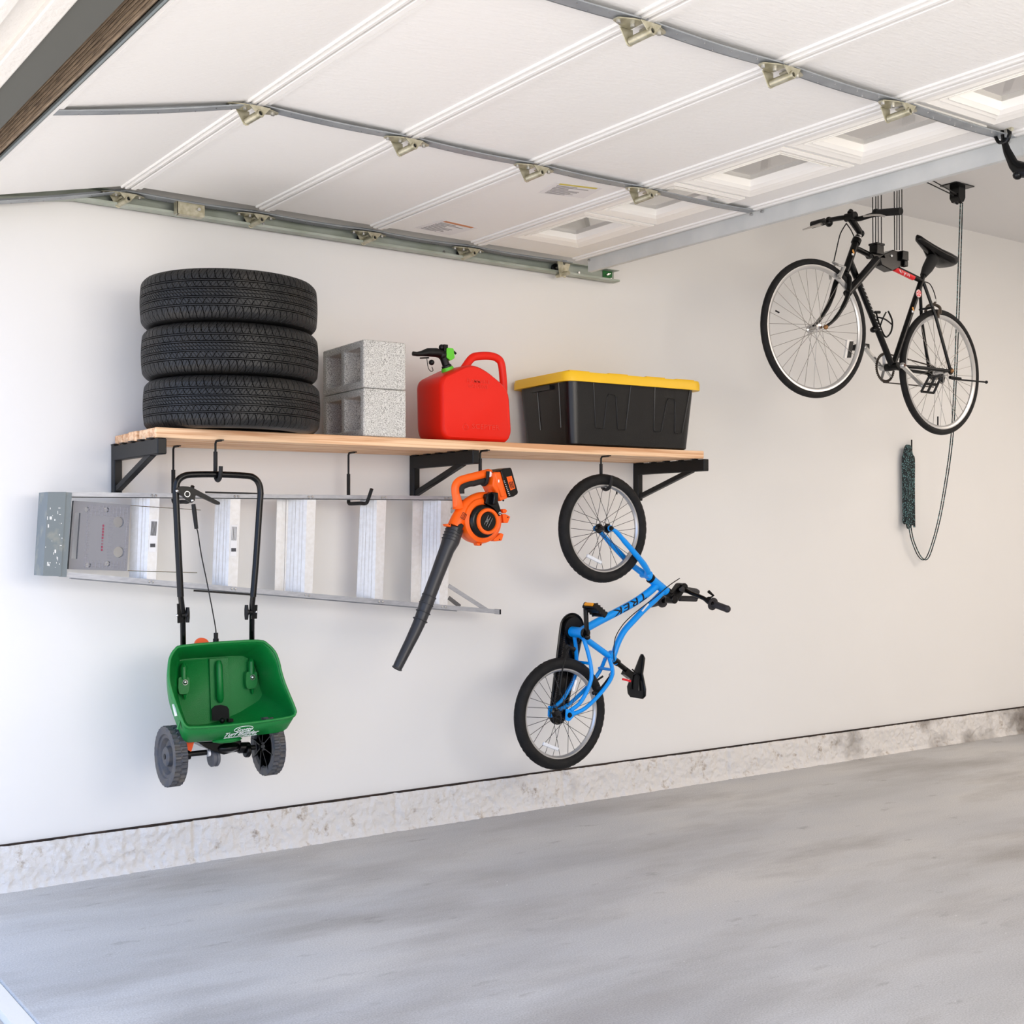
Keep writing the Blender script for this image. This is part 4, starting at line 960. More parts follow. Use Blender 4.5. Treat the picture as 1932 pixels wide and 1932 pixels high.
# fan cover
cc = z4(935,1195,-.004); r1 = .052
s = MB(); s.lathe([(.072,.012),(.070,-.006),(.060,-.014),(.044,-.014)], z4(890,1192,-.002), (0,1,0), n=48); s.prism([z4(x, y, -.014) for x, y in ((1005,680),(1060,655),(1165,700),(1160,830),(1215,1010),(1240,1060),(1190,1100),(1080,960),(990,900),(930,870),(960,700))], (0,.03,0)); s.build('fan_cover', M['gloss'], BL, bevel=.003)
s = MB(); s.lathe([(.056,-.016),(.053,-.022),(.043,-.022),(.040,-.016),(.040,-.008),(.056,-.008),(.056,-.016)], cc, (0,1,0), n=48); s.build('cover_ring', mor, BL)
s = MB(); s.lathe([(0,-.018),(.038,-.018),(.041,-.014),(.041,-.004),(0,-.004)], cc, (0,1,0), n=40); s.build('intake_disc', M['gloss'], BL)
s = MB(); u_ = V((.5,0,.86)); v_ = V((-.86,0,.5))*-1
for k in (-1, 0, 1): s.bar(cc+V((0,-.0185,0))+v_*(.012*k)-u_*.022, cc+V((0,-.0185,0))+v_*(.012*k)+u_*.022, .001, .0012)
s.text('40V', cc+V((0,-.0188,0))+v_*-.006, u_, V((-u_.z,0,u_.x)), .010, .0003); s.build('intake_mark', mat('mark_grey', (150,150,150), .5), BL, smooth=0)
s = MB(); s.bar(z4(1090,670,-.020), z4(1075,890,-.020), .03, .022); s.build('release_lever', M['gloss'], BL, bevel=.004)
s = MB(); s.torus(z4(1192,1048,-.016), (0,1,0), .0055, .0012, n=16, k=5, ry=1); s.build('lock_symbol', M['white'], BL)
# logo box on the neck
s = MB(); u_ = (z4(585,1005)-z4(490,1190)).normalized(); u_.y = 0; w_ = V((-u_.z,0,u_.x)); o_ = z4(528,1098,.008)
s.text('BLACK+\nDECKER', o_+V((0,-.0012,0)), u_, w_, .0068, .0004)
for a, b in ((-1,-1),(1,1)): pass
for (p, q) in (((-.013,-.0105),(.013,-.0105)), ((.013,-.0105),(.013,.0105)), ((.013,.0105),(-.013,.0105)), ((-.013,.0105),(-.013,-.0105))): s.bar(o_+V((0,-.001,0))+u_*p[0]+w_*p[1], o_+V((0,-.001,0))+u_*q[0]+w_*q[1], .0008, .0016)
s.build('neck_logo', M['dark'], BL, smooth=0)
s = MB(); s.prism([z4(x, y, .012) for x, y in ((440,1260),(500,1225),(545,1270),(470,1440),(400,1400))], (0,.03,0)); s.build('tube_latch', M['rubber'], BL, bevel=.005)
# tube
tc_ = [z2(1512,480,.05), z2(1470,590,.05), z2(1290,1050,.05)]
mtb = mat('tube_black', (38,39,43), .4, 0, bump=.05)
s = MB(); s.tube([z2(1505,490,.05), z2(1490,540,.05), z2(1472,590,.05), z2(1440,660,.05), z2(1360,870,.05), z2(1295,1040,.05)], [.0375,.0365,.0375,.032,.029,.028], n=24)
for t in (.05, .09, .13, .17): 
    c0 = z2(1505,490,.05).lerp(z2(1440,660,.05), t*3.4); s.torus(c0, (z2(1440,660)-z2(1505,490)), .0365, .0022, n=32, k=6)
s.build('upper_tube', mtb, BL)
s = MB(); s.tube(catmull([z2(1300,1030,.05), z2(1262,1130,.05), z2(1225,1230,.05), z2(1170,1350,.05), z2(1100,1490,.05), z2(1046,1600,.05)], 4), [.030,.0305,.031,.0305,.029,.0285,.028,.0275,.027,.0265,.026,.0255,.025,.024,.0235,.023,.0225,.022,.0215,.021,.020], n=24, ry=.95)
for k in range(4):
    c0 = z2(1300,1030,.05).lerp(z2(1225,1230,.05), k/3.2); s.torus(c0, (z2(1225,1230)-z2(1300,1030)), .0300, .0024, n=32, k=6)
s.torus(z2(1046,1600,.05), (z2(1046,1600)-z2(1100,1490)), .0195, .003, n=28, k=6); s.build('lower_tube', mtb, BL)
# ================================================================ BICYCLES
mtyre = mat('bicycle_tyre', (18,19,20), .65, 0, spec=.25, vcol=(28,27,27), vscale=30, bump=.35, bscale=350)
mrim = mat('rim_alloy', (188,188,188), .3, .8)
mspk = mat('spoke_dark', (48,48,50), .4, .5); mspk2 = mat('spoke_bright', (150,146,140), .35, .6)
def wheel(B, c, ax, R, rt, nsp, mspoke, knob=.0022, rimw=.012, rimh=.016, hubm=None, hubr=.022, hubw=.034, name='wheel', dark_in=False):
    ax = V(ax).normalized(); a, b = frame(ax)
    Rr = R-2*rt+.004
    s = MB(); s.lathe([(Rr, -rimw), (Rr, rimw), (Rr-rimh*.5, rimw*.95), (Rr-rimh, rimw*.35), (Rr-rimh, -rimw*.35), (Rr-rimh*.5, -rimw*.95), (Rr, -rimw)], c, ax, n=80)
    w = s.build(name, mrim, B)
    s = MB(); n = 160
    rows = []
    for i in range(17):
        t = 2*pi*i/16; rr = [(R-rt)+rt*cos(t)]*n; h = rt*1.02*sin(t)
        if abs(i-8) > 4.5 or True:
            kn = knob if cos(t) > .25 else 0
            rr = [(R-rt)+rt*cos(t)-(kn if ((j+i) % 3 == 0) else 0) for j in range(n)]
        rows.append([c+ax*h+a*(rr[j]*cos(2*pi*j/n))+b*(rr[j]*sin(2*pi*j/n)) for j in range(n)])
    s.loft(rows, cap=False); s.build('tyre', mtyre, w)
    s = MB(); s.lathe([(0,-hubw-.012),(.006,-hubw-.012),(.008,-hubw-.002),(hubr,-hubw),(hubr,-hubw+.003),(hubr*.6,-hubw+.008),(hubr*.5,0),(hubr*.6,hubw-.008),(hubr,hubw-.003),(hubr,hubw),(.008,hubw+.002),(.006,hubw+.012),(0,hubw+.012)], c, ax, n=24); s.build('hub', hubm or M['steel'], w)
    # spokes: one mesh per side and lacing direction, copied round the hub
    rl = w.parent
    root = w
    while root.parent: root = root.parent
    Mx = Matrix((a, b, ax)).transposed()
    sp = {}
    for k in range(nsp):
        side = 1 if k % 2 else -1; lace = 1 if (k//2) % 2 else -1
        key = (side, lace)
        ang = 2*pi*k/nsp
        if key not in sp:
            th = lace*radians(62 if nsp > 24 else 50)
            q = MB(); p0 = V((hubr*.88*cos(th), hubr*.88*sin(th), side*hubw)); p1 = V((Rr-rimh, 0, side*.002)); q.tube([p0, p1], .00125, n=5)
            me = q; 
            o = q.build('spoke', mspoke, None, smooth=0); o.parent = w; sp[key] = o
        else:
            o = sp[key].copy(); COL.objects.link(o); o.parent = w
        o.matrix_basis = Matrix.Translation(c-V(root.location)) @ (Mx @ Matrix.Rotation(ang, 3, 'Z')).to_4x4()
    return w
# ---------------------------------------------------------------- blue children's bicycle
YK = -.46
def b(x, y, o=0): return at(x, y, YK)+V((0, o, 0))
def z5(x, y, o=0): return at(1020+.20704*x, 860+.20704*y, YK+o)
def z6(x, y, o=0): return at(940+.18634*x, 1110+.18634*y, YK+o)
mbl = mat('blue_enamel', (0,146,236), .3, 0, spec=.4)
BB_ = thing('bicycle', b(1080, 1450), "bright blue child's bicycle hanging by its front wheel below the shelf", 'bicycle')
C1, C2 = b(1138, 997), b(1057, 1346)
w1 = wheel(BB_, C1, (.03,1,0), .2525, .0265, 28, mspk, rimw=.0125, rimh=.013, hubm=M['gloss'], name='front_wheel')
w2 = wheel(BB_, C2, (0,1,0), .2535, .0265, 28, mspk, rimw=.0125, rimh=.013, hubm=M['gloss'], hubw=.036, name='rear_wheel')
for (w, c, ang) in ((w1, C1, radians(-112)), (w2, C2, radians(-112))):
    u = V((cos(ang), 0, sin(ang))); t_ = V((-u.z, 0, u.x)); s = MB(); s.bar(c+u*.155-t_*.052+V((0,-.012,0)), c+u*.155+t_*.040+V((0,-.012,0)), .012, .016, up=u); s.build('reflector', mat('clear_reflector', (222,226,232), .2), w, bevel=.003)
MB().tube([z5(695,318), z5(693,352)], .004, n=8).build('valve', M['black'], w1)
# frame
FR = MB()
HT0, HT1 = b(1229, 1093), b(1258, 1117)
FR.tube([HT0, HT1], .0215, n=18)
FR.tube(catmull([b(1240,1103), b(1222,1119), b(1196,1137), b(1165,1154), b(1130,1172), b(1094,1192)], 4), .0185, n=16)
FR.tube(catmull([b(1250,1117), b(1232,1135), b(1215,1150), b(1196,1170), b(1178,1190), b(1166,1212), b(1158,1235), b(1153,1246)], 4), .0150, n=14)
FR.tube([b(1096,1199), b(1148,1237), b(1154,1240)], .0145, n=14)
FR.tube([b(1149,1232), b(1163,1250)], .0165, n=14)
BBc = b(1091, 1193); FR.tube([BBc+V((0,-.045,0)), BBc+V((0,.045,0))], .024, n=18)
for sg in (-1, 1):
    e = C2+V((0, sg*.062, 0))
    FR.tube(catmull([BBc+V((0,sg*.030,-.015)), b(1099,1235)+V((0,sg*.045,0)) , b(1100,1278)+V((0,sg*.060,0)), b(1080,1320)+V((0,sg*.065,0)), e+V((.01,0,.02))], 4), .0095, n=10)
    FR.tube(catmull([b(1146,1242)+V((0,sg*.014,0)), b(1143,1270)+V((0,sg*.048,0)), b(1122,1300)+V((0,sg*.060,0)), b(1088,1333)+V((0,sg*.064,0)), e+V((.012,0,.0))], 4), .0095, n=10)
    FR.prism(rounded([e+V((-.018,0,.03)), e+V((.028,0,.018)), e+V((.03,0,-.005)), e+V((0,0,-.028)), e+V((-.02,0,-.022))], .006, 2), (0, .006*sg, 0))
    FR.tube([b(1099,1250)+V((0,sg*.05,0)), b(1099,1250)], .006, n=8)
FR.tube([b(1142,1262)+V((0,-.046,0)), b(1142,1262)+V((0,.046,0))], .007, n=8); FR.tube([b(1099,1250)+V((0,-.048,0)), b(1099,1250)+V((0,.05,0))], .007, n=8)
FR.build('frame', mbl, BB_, smooth=50)
s = MB(); dt = catmull([b(1240,1103), b(1222,1119), b(1196,1137), b(1165,1154), b(1130,1172), b(1094,1192)], 12)
for ch, px in (('T', 1211), ('R', 1196), ('E', 1180.5), ('K', 1165.5)):
    k = min(range(1, len(dt)-1), key=lambda i: abs(dt[i].x-b(px, 1140).x)); wrap_text(s, ch, dt[k], (dt[k+1]-dt[k-1]).normalized(), .0188, .049, sx=1.75, shear=.25)
s.build('down_tube_lettering', M['dark'], BB_, smooth=0)
s = MB(); s.tube([b(1220,1139,-.012), b(1208,1153,-.013)], .0045, n=6); s.tube([z6(790,930,-.065), z6(760,1040,-.065)], .006, n=6); each(s, 'white_flash', M['white'], BB_)
# fork
FK = MB()
crown = b(1219, 1084)
for sg in (-1, 1):
    FK.tube(catmull([C1+V((0,sg*.055,0)), b(1147,1003)+V((0,sg*.058,0)), b(1163,1021)+V((0,sg*.057,0)), b(1180,1040)+V((0,sg*.055,0)), b(1200,1062)+V((0,sg*.048,0)), b(1214,1077)+V((0,sg*.028,0)), crown], 4), [.0085]*4+[.011]*4+[.0125]*4+[.0135]*4+[.0145]*4+[.0155]*5, n=12)
    FK.lathe([(0,-.004),(.014,-.004),(.014,.004),(0,.004)], C1+V((0,sg*.052,0)), (0,1,0), n=16)
FK.tube([crown+V((0,-.03,0)), crown+V((0,.03,0))], .0165, n=14); FK.tube([crown, b(1226,1090.5)], .017, n=14)
FK.build('fork', mbl, BB_, smooth=50)
s = MB()
for (p, q) in ((b(1226.5,1090.5), b(1229,1092.8)), (b(1257,1116), b(1261,1119.5))): s.tube([p, q], .0235, n=20)
each(s, 'headset', M['gloss'], BB_)
s = MB()
for sg in (-1, 1): s.lathe([(0,-.008),(.007,-.008),(.009,0),(.012,0),(.012,.004),(0,.004)], C1+V((0,sg*.060,0)), (0,-sg,0), n=12); s.lathe([(0,-.008),(.007,-.008),(.009,0),(.012,0),(.012,.004),(0,.004)], C2+V((0,sg*.070,0)), (0,-sg,0), n=12)
each(s, 'axle_nut', M['black'], BB_)
# stem, handlebar, grips
s = MB(); s.tube([b(1258,1117), b(1268,1128)], .017, n=14); s.bar(b(1267,1131), b(1284,1107), .05, .034, up=V((0,1,0))); s.tube([b(1267,1131,-.026), b(1267,1131,.026)], .020, n=16); s.tube([b(1285,1108,-.028), b(1285,1108,.028)], .021, n=16)
s.build('stem', M['gloss'], BB_, bevel=.003, smooth=40)
def hbp(x, y, Y): return at(x, y, Y)
s = MB(); s.tube(catmull([hbp(1368,1148,-.73), hbp(1341,1137,-.65), hbp(1326,1128,-.60), hbp(1304,1119,-.53), hbp(1285,1109,-.46), hbp(1272,1116,-.40), hbp(1258,1129,-.32), hbp(1249,1135,-.28), hbp(1230,1140,-.20)], 4), .0105, n=12); s.build('handlebar', M['gloss'], BB_)
mgrip = mat('grip_rubber', (44,42,44), .7, bump=.3, bscale=150)
s = MB(); s.tube([hbp(1345,1139,-.655), hbp(1372,1149,-.745)], .0165, n=16); g1 = hbp(1345,1139.5,-.655); s.lathe([(0,-.004),(.030,-.004),(.030,.004),(0,.004)], g1, hbp(1372,1149,-.745)-g1, n=24); s.ball(hbp(1372,1149,-.745), .0175); s.build('grip', mgrip, BB_)
s = MB(); g2 = hbp(1249,1135,-.285); s.tube([g2, hbp(1229,1140,-.195)], .017, n=16); s.lathe([(0,-.004),(.030,-.004),(.030,.004),(0,.004)], g2, hbp(1229,1140,-.195)-g2, n=24); s.build('grip', mgrip, BB_)
s = MB(); s.tube([hbp(1334,1131,-.63), hbp(1340,1136,-.648)], .0165, n=14); s.tube([hbp(1339,1128,-.64), hbp(1346,1124,-.64), hbp(1337,1116,-.64)], [.006,.006,.008], n=8); s.build('brake_lever', M['gloss'], BB_)
s = MB(); s.tube(catmull([hbp(1284,1112,-.50), hbp(1300,1114,-.45), hbp(1316,1117,-.42)], 4), [.008,.012,.014,.015,.016,.016,.016,.016,.013], n=14); s.tube([hbp(1282,1129,-.40), hbp(1313,1130,-.40)], .014, n=12); s.ball(hbp(1314,1124,-.41), (.014,.02,.018)); s.build('lever_housing', mgrip, BB_)
# saddle
s = MB(); s.tube([b(1160,1247), b(1188,1269)], .0125, n=14); s.tube([b(1158,1245), b(1166,1251)], .0175, n=14); s.bar(b(1178,1266), b(1190,1275), .035, .03, up=V((0,1,0))); s.tube([b(1187,1262,-.022), b(1200,1275,-.022), b(1197,1302,-.03)], .0035, n=6); s.tube([b(1187,1262,.022), b(1200,1275,.022), b(1197,1302,.03)], .0035, n=6); s.build('seat_post', M['gloss'], BB_, smooth=40)
s = MB(); secs = [(1211,1234,.006,.008),(1211,1241,.018,.016),(1208,1254,.024,.018),(1204,1270,.032,.019),(1203,1284,.052,.021),(1203,1298,.066,.024),(1203,1311,.062,.024),(1202,1317,.044,.018)]
loops = []
tdir = (b(1203,1317)-b(1211,1234)).normalized()
for (x, y, hw, th) in secs:
    c = b(x, y); nrm_ = V((-tdir.z, 0, tdir.x)); nrm_ = nrm_ if nrm_.x > 0 else -nrm_
    lp_ = []
    for j in range(20):
        a_ = 2*pi*j/20; yy = hw*cos(a_); h = th*sin(a_)
        lp_.append(c+V((0, yy, 0))+nrm_*(h*(1 if h > 0 else .5)-.010*(yy/ .066)**2*1.0))
    loops.append(lp_)
s.loft(loops); s.build('saddle', M['gloss'], BB_, smooth=60)
s = MB(); s.bar(b(1166.5,1280,-.03), b(1182,1284,-.03), .006, .010); s.build('saddle_clip', mat('red_clip', (214,24,40), .4), BB_, bevel=.001)
# drivetrain: crank, pedals, chain guard
s = MB(); s.tube([BBc+V((0,-.045,0)), BBc+V((0,-.060,0))], .024, n=18); s.bar(b(1090,1199,-.066), b(1086,1140,-.072), .012, .024, up=V((0,1,0))); s.ball(b(1090,1200,-.07), .014); s.ball(b(1086,1139,-.072), .011); s.build('crank_arm', M['gloss'], BB_, bevel=.003, smooth=40)
def pedal(c, xd_, wd_, tag_='pedal'):
    s = MB(); xd_ = V(xd_).normalized(); yd2 = V((0,1,0)); zd2 = xd_.cross(yd2).normalized(); Mx = Matrix((xd_, yd2, zd2)).transposed()
    s.box(c, (.03,.085,.016), Mx)
    for sg in (-1, 1): s.box(c+xd_*(.035*sg), (.010,.085,.022), Mx); 
    for sg in (-1, 1):
        s.box(c+V((0,.04*sg,0)), (.078,.010,.022), Mx)
        for k in range(5): s.box(c+xd_*(-.034+.017*k)+V((0,.04*sg,0)), (.006,.008,.030), Mx)
    o = s.build('pedal', M['blackp'], BB_, smooth=0, bevel=.001)
    return o, Mx, zd2
pc = b(1087,1148,-.135); o, Mx, zz = pedal(pc, (.80,0,-.6), .08)
s = MB(); s.box(pc+V((-.0435*.8,0,.0435*.6)), (.008,.055,.014), Mx); s.build('pedal_reflector', mat('amber_reflector', (244,160,20), .3), o, smooth=0, bevel=.001)
s = MB(); G = .066
t1_, t2_ = b(1096,1187,G), b(1069,1350,G)
ra, rb = .067, .045
d_ = (t2_-t1_).normalized(); nn_ = V((-d_.z, 0, d_.x)); loop = []
aa = atan2(nn_.z, nn_.x)
for i in range(19): th = aa-pi*i/18; loop.append(t1_+V((cos(th)*ra, 0, sin(th)*ra)))
lp1 = loop[:]
for i in range(19): th = aa-pi-pi*i/18; lp1.append(t2_+V((cos(th)*rb, 0, sin(th)*rb)))
# make sure the first arc bulges away from the second centre
if (lp1[9]-t1_).dot(d_) > 0:
    lp1 = [t1_+V((cos(aa+pi*i/18)*ra, 0, sin(aa+pi*i/18)*ra)) for i in range(19)]+[t2_+V((cos(aa+pi+pi*i/18)*rb, 0, sin(aa+pi+pi*i/18)*rb)) for i in range(19)]
s.prism(lp1, (0,.004,0)); s.tube(lp1, .005, n=6, closed=True); s.build('chain_guard', M['gloss'], BB_, smooth=30)
s = MB(); s.tube([b(1096,1187,.05), b(1096,1187,.064)], .052, n=36); s.build('chainring', M['black'], BB_)
s = MB()
for (x0, y0, x1, y1) in ((1082,1188,1059,1345), (1111,1188,1084,1345)):
    n = 46; a_, e_ = b(x0, y0, .058), b(x1, y1, .058)
    for i in range(n): s.box(a_.lerp(e_, i/n), (.007,.005,.004))
s.build('chain', mat('chain_steel', (70,66,62), .4, .8), BB_, smooth=0)
# brakes and cables
s = MB(); s.tube(catmull([b(1277,1091,-.02), b(1256,1104,-.026), b(1228,1128,-.024), b(1202,1148,-.022), b(1184,1163,-.022), b(1168,1180,-.022), b(1156,1202,-.02), b(1153,1225,-.02), b(1153.5,1246,-.02)], 5), .0023, n=6); s.build('brake_cable', M['black'], BB_)
s = MB(); s.tube([z6(1145,745,-.02), z6(1150,830,-.02), z6(1120,880,-.03)], .002, n=6); s.build('cable_noodle', M['steel'], BB_)
s = MB(); s.tube([z6(1140,880,-.03), z6(1080,960,-.045), z6(1000,1060,-.05)], .005, n=8); s.tube([z6(1060,890,.03), z6(930,980,.045)], .005, n=8); s.box(z6(1010,1010,-.045), (.03,.014,.012)); s.ball(z6(965,1060,-.06), .009); s.build('rim_brake', M['black'], BB_)
s = MB(); s.tube(catmull([z6(730,585,-.02), z6(690,680,-.055), z6(655,800,-.07), z6(630,960,-.072), z6(620,1080,-.07)], 4), .004, n=8); s.tube([z6(695,590,-.02), z6(770,620,-.02)], .011, n=10); s.build('rear_cable', M['black'], BB_)
# ---------------------------------------------------------------- black bicycle on the hoist
YQ = -.78
def g(x, y, o=0): return at(x, y, YQ)+V((0, o, 0))
def k7(x, y, o=0): return at(1420+.26921*x, 320+.26921*y, YQ+o)
def k7Y(x, y, Y): return at(1420+.26921*x, 320+.26921*y, Y)
BK = thing('bicycle', g(1690, 760), 'black city bicycle with silver cranks hanging from ropes under the ceiling', 'bicycle')
mfr = mat('black_enamel', (5,6,7), .28, 0, spec=.25)
D1, D2 = g(1536.5, 620), g(1773.5, 702.5)
w3 = wheel(BK, D1, (.10,1,.02), .342, .017, 32, mspk2, knob=.0005, rimw=.011, rimh=.020, hubr=.020, name='front_wheel')
w4 = wheel(BK, D2, (0,1,0), .338, .017, 32, mspk2, knob=.0005, rimw=.011, rimh=.020, hubr=.020, name='rear_wheel')
MB().tube([k7(1298,1730), k7(1298,1800)], .004, n=8).build('valve', M['black'], w4)
MB().tube([k7(162,990), k7(185,1002)], .004, n=8).build('valve', M['black'], w3)
s = MB(); s.hexa([k7(665,1192,-.02), k7(700,1192,-.02), k7(688,1320,-.02), k7(645,1320,-.02)]+[p+V((0,.01,0)) for p in (k7(665,1192,-.02), k7(700,1192,-.02), k7(688,1320,-.02), k7(645,1320,-.02))]); rf = s.build('reflector', mat('silver_reflector', (226,224,220), .3), w3)
s = MB(); s.hexa([k7(683,1203,-.023), k7(708,1203,-.023), k7(690,1318,-.023), k7(664,1318,-.023)]+[p+V((0,.002,0)) for p in (k7(683,1203,-.023), k7(708,1203,-.023), k7(690,1318,-.023), k7(664,1318,-.023))]); s.build('reflector_backing', M['black'], BK)
BQ = g(1684, 692)
s = MB()
s.tube([g(1595,514), g(1615,456)], .0185, n=16)
s.tube([g(1614,468), g(1739,530)], .0145, n=14); s.tube([g(1604,494), g(1683,690)], .0165, n=14); s.tube([g(1739,528), g(1685,690)], .0155, n=14)
s.tube([BQ+V((0,-.036,0)), BQ+V((0,.036,0))], .021, n=16)
for sg in (-1, 1):
    e = D2+V((0, sg*.066, 0))
    s.tube([g(1739,534)+V((0,sg*.012,0)), g(1752,600)+V((0,sg*.045,0)), e], .0085, n=10); s.tube([BQ+V((0,sg*.022,0)), g(1715,695)+V((0,sg*.05,0)), e], .0095, n=10)
    s.lathe([(0,-.003),(.020,-.003),(.020,.003),(0,.003)], e, (0,1,0), n=14)
s.tube([g(1748,582,-.045), g(1748,582,.045)], .006, n=8)
s.build('frame', mfr, BK, smooth=50)
s = MB(); cr = g(1590, 528)
for sg in (-1, 1):
    e = D1+V((.012, sg*.054, 0)); a_ = cr+V((0, sg*.040, 0))
    s.tube(catmull([cr+V((0,sg*.012,.02)), a_, g(1584,560)+V((0,sg*.052,0)), g(1572,586)+V((0,sg*.054,0)), g(1556,608)+V((0,sg*.054,0)), e], 4), [.014]*8+[.012]*4+[.010]*4+[.008]*5, n=10)
s.tube([cr+V((0,-.04,.005)), cr+V((0,.04,.005))], .014, n=10); s.build('fork', mfr, BK, smooth=50)
s = MB(); s.tube([g(1614,459), g(1617,452)], .024, n=18); s.tube([g(1594,516), g(1593,520)], .023, n=18); each(s, 'headset_cup', mfr, BK)
MB().tube([g(1617.5,452), g(1618.5,448.5)], .018, n=18).tube([g(1619,447), g(1620,444.5)], .0165, n=18).build('headset_ring', M['steel'], BK)
s = MB(); s.tube([g(1617,452), g(1622,438), g(1605,412)], [.015,.017,.019], n=14); s.tube([g(1605,409,-.03), g(1605,409,.03)], .021, n=16); s.ball(g(1624,441), (.018,.02,.02)); s.tube([g(1603,402), g(1606,398)], .013, n=10); s.build('stem', mfr, BK)
s = MB(); s.tube(catmull([at(1700,399,-1.06), at(1672,401,-.96), at(1645,406,-.90), at(1620,413,-.82), at(1605,410,-.78), at(1590,411,-.74), at(1568,414.5,-.66), at(1552,419,-.59), at(1532,424.5,-.52)], 4), .0125, n=12); s.build('handlebar', mfr, BK)
s = MB(); s.tube([at(1700,398.5,-1.06), at(1656,402,-.925)], .0185, n=16); s.build('grip', M['rubber'], BK)
s = MB(); s.tube([at(1532,424.5,-.52), at(1556,418,-.60)], .018, n=16); s.build('grip', M['rubber'], BK)
s = MB(); s.ball(at(1564,418.5,-.64), (.022,.022,.027)); s.ball(at(1652,401,-.91), (.018,.02,.02)); each(s, 'lever_clamp', M['gloss'], BK)
ml = mat('lever_silver', (196,192,188), .35, .6)
s = MB(); s.tube(catmull([at(1630,408,-.88), at(1645,406,-.93), at(1660,406,-.98), at(1670,408.5,-1.0)], 4), .0075, n=8, ry=.7); s.build('brake_lever', ml, BK)
s = MB(); s.tube([at(1550,423,-.62), at(1532,428,-.56), at(1515,433.5,-.50)], [.009,.006,.004], n=8); s.build('brake_lever', ml, BK)
# saddle
s = MB(); s.tube([g(1739,528), g(1746,510), g(1754,490)], [.0135,.0135,.0135], n=14); s.build('seat_post', mfr, BK)
s = MB(); s.tube([g(1742,520,.0), g(1750,506), g(1760,488)], [.018,.030,.034], n=12, ry=1); s.build('saddle_bag', mat('nylon_black', (20,20,21), .7), BK, smooth=50)
s = MB(); secs = [(1730,446,.008,.010),(1733,449,.020,.014),(1741,456,.026,.016),(1752,465,.036,.018),(1765,476,.058,.022),(1778,484,.076,.026),(1788,490,.074,.028),(1793,494,.052,.020)]
loops = []; tdir = (g(1793,494)-g(1730,446)).normalized(); nr = V((-tdir.z, 0, tdir.x)); nr = nr if nr.z > 0 else -nr
for (x, y, hw, th) in secs:
    c = g(x, y); loops.append([c+V((0, hw*cos(2*pi*j/20), 0))+nr*(th*(1.6 if j > 10 else 1)*sin(2*pi*j/20)-.016*(hw*cos(2*pi*j/20)/.075)**2) for j in range(20)])
s.loft(loops); s.build('saddle', M['gloss'], BK, smooth=60)
s = MB(); s.tube([g(1744,462,-.02), g(1757,482,-.025), g(1776,496,-.03)], .0035, n=6); s.tube([g(1744,462,.02), g(1757,482,.025), g(1776,496,.03)], .0035, n=6); s.ball(g(1757,487), .02); s.build('saddle_rail', M['black'], BK)
# drivetrain
s = MB(); cR_ = BQ+V((0,.045,0)); n = 44
lo = [cR_+V(((.080 if j % 2 else .074)*cos(2*pi*j/88), 0, (.080 if j % 2 else .074)*sin(2*pi*j/88))) for j in range(88)]; li = [cR_+V((.064*cos(2*pi*j/88), 0, .064*sin(2*pi*j/88))) for j in range(88)]
s.loft([lo, li, [p+V((0,.004,0)) for p in li], [p+V((0,.004,0)) for p in lo], lo], cap=False)
s.build('chainring', mat('ring_dark', (60,54,48), .4, .6), BK, smooth=30)
s = MB()
for k in range(5): a_ = 2*pi*k/5+.5; s.bar(cR_+V((.012*cos(a_),.006,.012*sin(a_))), cR_+V((.068*cos(a_),.002,.068*sin(a_))), .014, .005)
s.tube([cR_+V((0,-.004,0)), cR_+V((0,.012,0))], .020, n=18)
fa = BQ+V((0,.070,0)); fe = k7(785,1245,.075); s.bar(fa, fe, .012, .022, up=V((0,1,0))); s.ball(fe, .014); s.ball(fa, .014); s.build('crank_arm', M['silver'], BK, smooth=40)
na = BQ+V((0,-.062,0)); ne = at(1740,727,YQ-.075)
s = MB(); s.bar(na, ne, .012, .024, up=V((0,1,0))); s.ball(na, .016); s.ball(ne, .013); o = s.build('crank_arm', M['silver'], BK, bevel=.002, smooth=40); MB().cyl(na+V((0,-.014,0)), na+V((0,-.017,0)), .008, n=12).build('dust_cap', mat('cap_brown', (80,46,30), .5), o)
def pedal2(c):
    s = MB(); 
    for (a_, e_) in (((-.045,-.012),(-.030,.030)), ((.035,-.030),(.050,.015))): pass
    P = [c+V((x, y, z)) for x, y, z in ((-.055,.02,-.04),(.048,.02,-.04),(.055,-.02,.04),(-.040,-.02,.04))]
    for i in range(4): s.tube([P[i], P[(i+1) % 4]], .0065, n=6)
    s.tube([P[0].lerp(P[3], .5), P[1].lerp(P[2], .5)], .008, n=6); s.tube([P[0].lerp(P[1], .5), P[3].lerp(P[2], .5)], .007, n=6)
    s.build('pedal', M['blackp'], BK, smooth=0)
pedal2(at(1757,725,YQ-.13)); s = MB(); s.box(k7(757,1245,.12), (.05,.08,.03)); s.build('pedal', M['blackp'], BK, bevel=.004)
s = MB(); cs = D2+V((0,.045,0))
for r_, o_ in ((.040,0),(.034,-.005),(.028,-.010)): s.lathe([(0,-.0015),(r_,-.0015),(r_,.0015),(0,.0015)], cs+V((0,o_,0)), (0,1,0), n=22)
s.ball(g(1789,713,.04), (.02,.015,.03)); s.ball(g(1781,706,.04), .026); s.build('rear_derailleur', M['black'], BK)
s = MB()
def chain(a_, e_, n):
    for i in range(n): s.box(a_.lerp(e_, i/n), (.010,.005,.006))
chain(cR_+V((.0,0,.076)), cs+V((0,0,.038)), 44); chain(cR_+V((-.01,0,-.078)), cs+V((.01,0,-.075)), 44); s.build('chain', mat('chain_dark', (54,48,44), .4, .7), BK, smooth=0)
